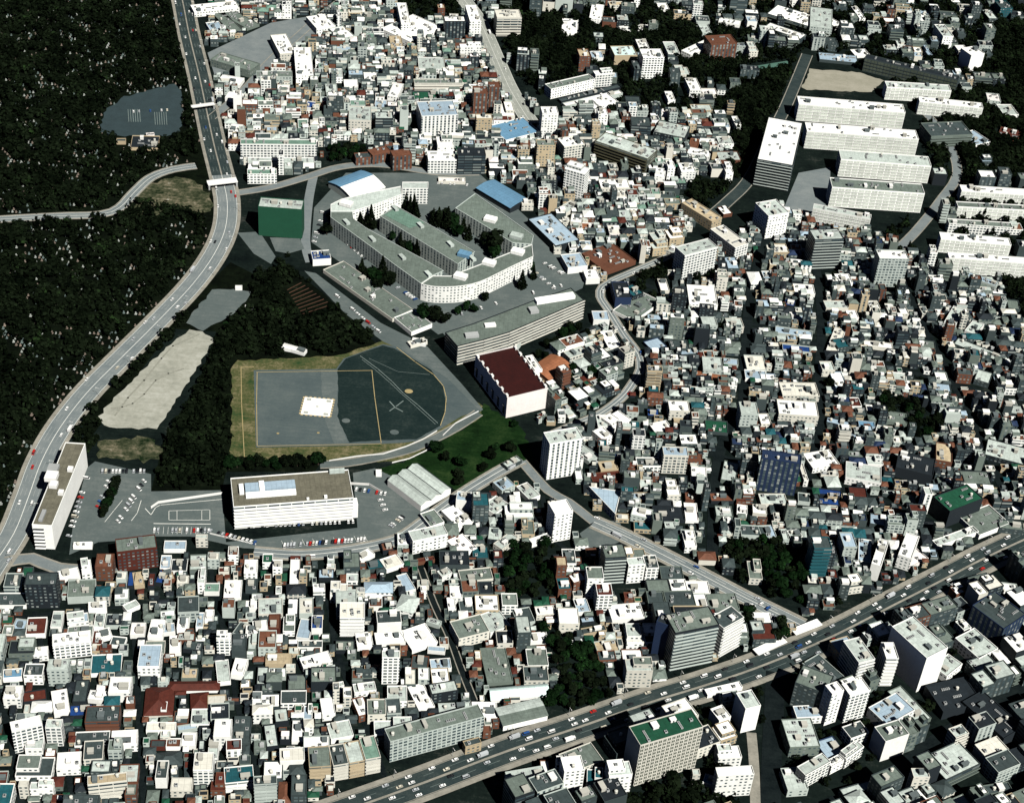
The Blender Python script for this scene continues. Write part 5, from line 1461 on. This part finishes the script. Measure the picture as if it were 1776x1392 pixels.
def car(p, a, where, col=None, allow_truck=False, order=0):
    col = col or rc_.choice(['white']*12+['silver']*4+['black']*2+['cream', 'blue', 'red'])
    if allow_truck and rc_.random() < .09: col = rc_.choice(('white', 'silver')); me = TRM[col]; kind = 'truck'
    else: van = int(rc_.random() < .22); me = CARM[col, van]; kind = 'van' if van else 'car'
    r = empty({'truck': 'box_truck', 'van': 'van', 'car': 'parked_car' if 'park' in where[0] else 'car'}[kind], (p[0], p[1], .34), a); put(me[0], 'body', r, (0,0,0)); put(me[1], 'windows', r, (0,0,0)); CARS.append((r, col, kind, where, order))
def along(key, off, gap, where, g0=0, g1=1, flip=False, rnd=rc_):
    L = LINES[key]; N = normals(L); d = 0; nx = rnd.uniform(0, gap); tot = sum((b-a).length for a, b in zip(L, L[1:]))
    for i in range(len(L)-1):
        d += (L[i+1]-L[i]).length
        if d > nx:
            nx = d+gap*rnd.uniform(.45, 1.7)
            if not g0 <= d/tot <= g1: continue
            v = L[i+1]-L[i]; p = L[i]+N[i]*(off+rnd.uniform(-.3, .3)); q = pix((p.x, p.y, 0))
            if 0 < q[0] < 1776 and 0 < q[1] < 1392: car(p, math.atan2(v.y, v.x)+(math.pi if flip else 0), where, allow_truck=True, order=d)
AV = ' of the avenue'
for off, nm, fp in ((-8,'near kerb lane'+AV,0),(-3.2,'near inner lane'+AV,0),(3.2,'far inner lane'+AV,1),(8,'far kerb lane'+AV,1)): along('avenue', off, 16, (nm, 'from the lower left'), flip=bool(fp))
for off, nm, fp in ((-8.8,'right lane',0),(-5,'middle right lane',0),(5,'middle left lane',1),(8.8,'left lane',1)): along('curving highway', off, 62, (nm+' of the curving highway', 'from the top'), flip=bool(fp))
along('ramp road', 4.5, 34, ('upper lane of the ramp road', 'from the plaza'), flip=True); along('ramp road', -4.5, 34, ('lower lane of the ramp road', 'from the plaza'))
along('winding road', 3, 50, ('winding road', 'from its top')); along('sweeping road', 3, 60, ('sweeping road', 'from its right end')); along('expressway', -5, 60, ('elevated road at the top', 'from the top')); along('expressway', 5, 70, ('far side of the elevated road', 'from the top'))
def prow(x0, y0, x1, y1, n, where, da=90, skip=.15):
    for k in range(n):
        if rc_.random() < skip: continue
        t = k/(n-1); p = at(x0+(x1-x0)*t, y0+(y1-y0)*t); a = math.atan2(at(x1, y1).y-at(x0, y0).y, at(x1, y1).x-at(x0, y0).x)+math.radians(da); car(p, a, where, order=k)
prow(432, 913, 612, 905, 24, ('parking row against the ribbon-banded office', 'from the left'))
prow(494, 947, 632, 936, 26, ('curved parking row below the office', 'from the left'), 75)
prow(268, 920, 362, 921, 16, ('parking row below the painted court', 'from the left'))
prow(365, 922, 442, 942, 12, ('parking row along the low wall', 'from the left'), 90, .1)
prow(611, 848, 668, 857, 9, ('parking row right of the office', 'from the left')); prow(660, 868, 668, 885, 5, ('short parking row in the right yard', 'from the top'), 90)
prow(678, 913, 698, 897, 6, ('parking row by the yard gate', 'from the left'), 90); prow(178, 818, 250, 818, 13, ('top parking row of the left yard', 'from the left'), 90, .1)
prow(150, 830, 120, 930, 13, ('parking row beside the long white-sided slab', 'from the top'), 80, .3); prow(250, 835, 205, 905, 11, ('right parking row of the left yard', 'from the top'), 60, .1)
prow(188, 836, 170, 880, 6, ('inner parking row of the left yard', 'from the top'), 60, .2)
for r_ in ((600,420,640,455),(690,500,720,520),(800,545,860,527),(900,515,985,493),(940,455,975,475),(930,475,960,500),(560,370,545,420),(760,318,810,322)): prow(*r_, 8, ('campus yard, parked', 'from the left'), 80, .35)
prow(585, 515, 665, 583, 10, ('kerb below the long shed, parked', 'from the top'), 10, .3)
prow(995, 945, 1018, 952, 4, ('plaza corner by the slab tower, parked', 'from the left'), 80); prow(222, 195, 290, 192, 8, ('cemetery car park', 'from the left'), 90, .5)
prow(1320, 1048, 1332, 1056, 2, ('forecourt by the ramp, parked', 'from the left'))
sg = {}
for c_ in CARS: sg.setdefault((c_[1], c_[2], c_[3]), []).append(c_)
for (col, kind, (wh_, ref)), v in sg.items():
    v.sort(key=lambda t: t[4])
    for i, t in enumerate(v):
        if len(v) == 1: lab = 'the only %s %s in the %s' % (col, kind, wh_)
        else: lab = '%s %s %s in the %s, %s' % (['first']+ORD[1:] and (['first']+ORD[1:])[min(i, 19)], col, kind, wh_, ref)
        tag(t[0], lab, kind, 'vehicles in the '+wh_)
print('cars', len(CARS), [o['label'] for o in bpy.data.objects if 'label' in o and len(o['label'].split()) > 15][:12])
# ------------------------------------------------------------------ small things: lamp posts along the avenue, fence round the verge
s = MB(); s.cyl(0,0,0,9,.14,6,0,.09); s.box(-.08,-2.2,8.9,.08,0,9.02,0); s.box(-.2,-2.9,8.85,.2,-2.1,9.05,1); PL = None
def lamp(p, a, label, group):
    r = empty('street_lamp', (p.x, p.y, .1), a); tag(r, label, 'street lamp', group)
    s = MB(); s.cyl(0,0,0,9,.16,6,0,.1); put(LP1, 'post', r, (0,0,0)); put(LP2, 'lamp_head', r, (0,0,0))
s = MB(); s.cyl(0,0,0,9,.16,6,0,.1); LP1 = proto('post', s, [mG]); s = MB(); s.box(-.08,-2.2,8.9,.08,0,9.02,0,True); s.box(-.22,-2.9,8.85,.22,-2.1,9.07,0,True); LP2 = proto('lamp_head', s, [mW])
for key, off, gap, lab in (('avenue', 11.8, 5, 'tall thin street lamp on the far pavement of the avenue'), ('curving highway', 12, 6, 'tall thin street lamp on the left pavement of the curving highway')):
    L = LINES[key]; N = normals(L)
    for i in range(0, len(L), gap):
        p = L[i]+N[i]*off; q = pix((p.x, p.y, 0)); d = L[min(i+1, len(L)-1)]-L[max(0, i-1)]
        if 0 < q[0] < 1776 and 0 < q[1] < 1392: lamp(p, math.atan2(d.y, d.x), lab, 'street lamps, '+key)
def fence(px, h, label, m_=None):
    L = [at(x, y) for x, y in px]; r = empty('fence', L[0]); tag(r, label, 'fence'); s = MB()
    for a, b in zip(L, L[1:]):
        a = a-L[0]; b = b-L[0]; s.quad((a.x,a.y,0),(b.x,b.y,0),(b.x,b.y,h),(a.x,a.y,h)); n_ = Vector((-(b-a).y, (b-a).x)).normalized()*.25; s.quad((a.x+n_.x,a.y+n_.y,h),(a.x,a.y,h),(b.x,b.y,h),(b.x+n_.x,b.y+n_.y,h)); s.quad((b.x+n_.x,b.y+n_.y,0),(a.x+n_.x,a.y+n_.y,0),(a.x+n_.x,a.y+n_.y,h),(b.x+n_.x,b.y+n_.y,h))
    s.build('panel', m_ or mW, r)
fence([(571,800),(620,792),(665,788),(705,775),(735,762),(758,748)], 1.4, 'low white wall along the inner edge of the narrow road below the apron')
fence([(680,803),(710,796),(735,784),(750,776)], 1.2, 'short low white wall on the outer edge of the narrow road')
fence([(768,756),(790,735),(830,714)], 1.2, 'low white wall climbing to the tip of the apron')
fence([(262,882),(275,873),(386,857)], 2.5, 'bright white wall between the yard road and the painted court')
fence([(364,926),(444,945)], 1.5, 'low white wall along the parking row below the court')
fence([(130,944),(160,943)], 2.5, 'short white wall at the foot of the left parking yard')
fence([(606,840),(640,842),(662,855)], 2.5, 'curved white wall right of the white office')
# trailer-like white hut beside the verge, small sheds
for x0, y0, x1, y1, dp, hp_, rc0, lab in ((489,604,526,611,6,4,'W','long white hut in the dark trees above the grass verge'),(713,594,738,598,8,3,'W','small white booth with a flat roof at the foot of the long shed'),(652,822,662,822,7,5,'W','tiny white hut by the green bank right of the office'),(408,500,420,500,4,4,'W','tiny white hut at the end of the asphalt lot'),(425,533,440,533,3,2,'P','low pink-white shed right of the asphalt lot')):
    h = hgt(x0, y0, hp_); A, B = at(x0, y0, h), at(x1, y1, h); c, rz, wl, d = from_front(A, B, dp, h); b_ = building(c.x, c.y, rz, wl, d, h, rc0, 'W', 'n', 'small_hut', None, None, rnd=random.Random(1), parts=False); BLD.pop(); tag(b_, lab, 'hut')
print('OBJECTS', len(bpy.data.objects))
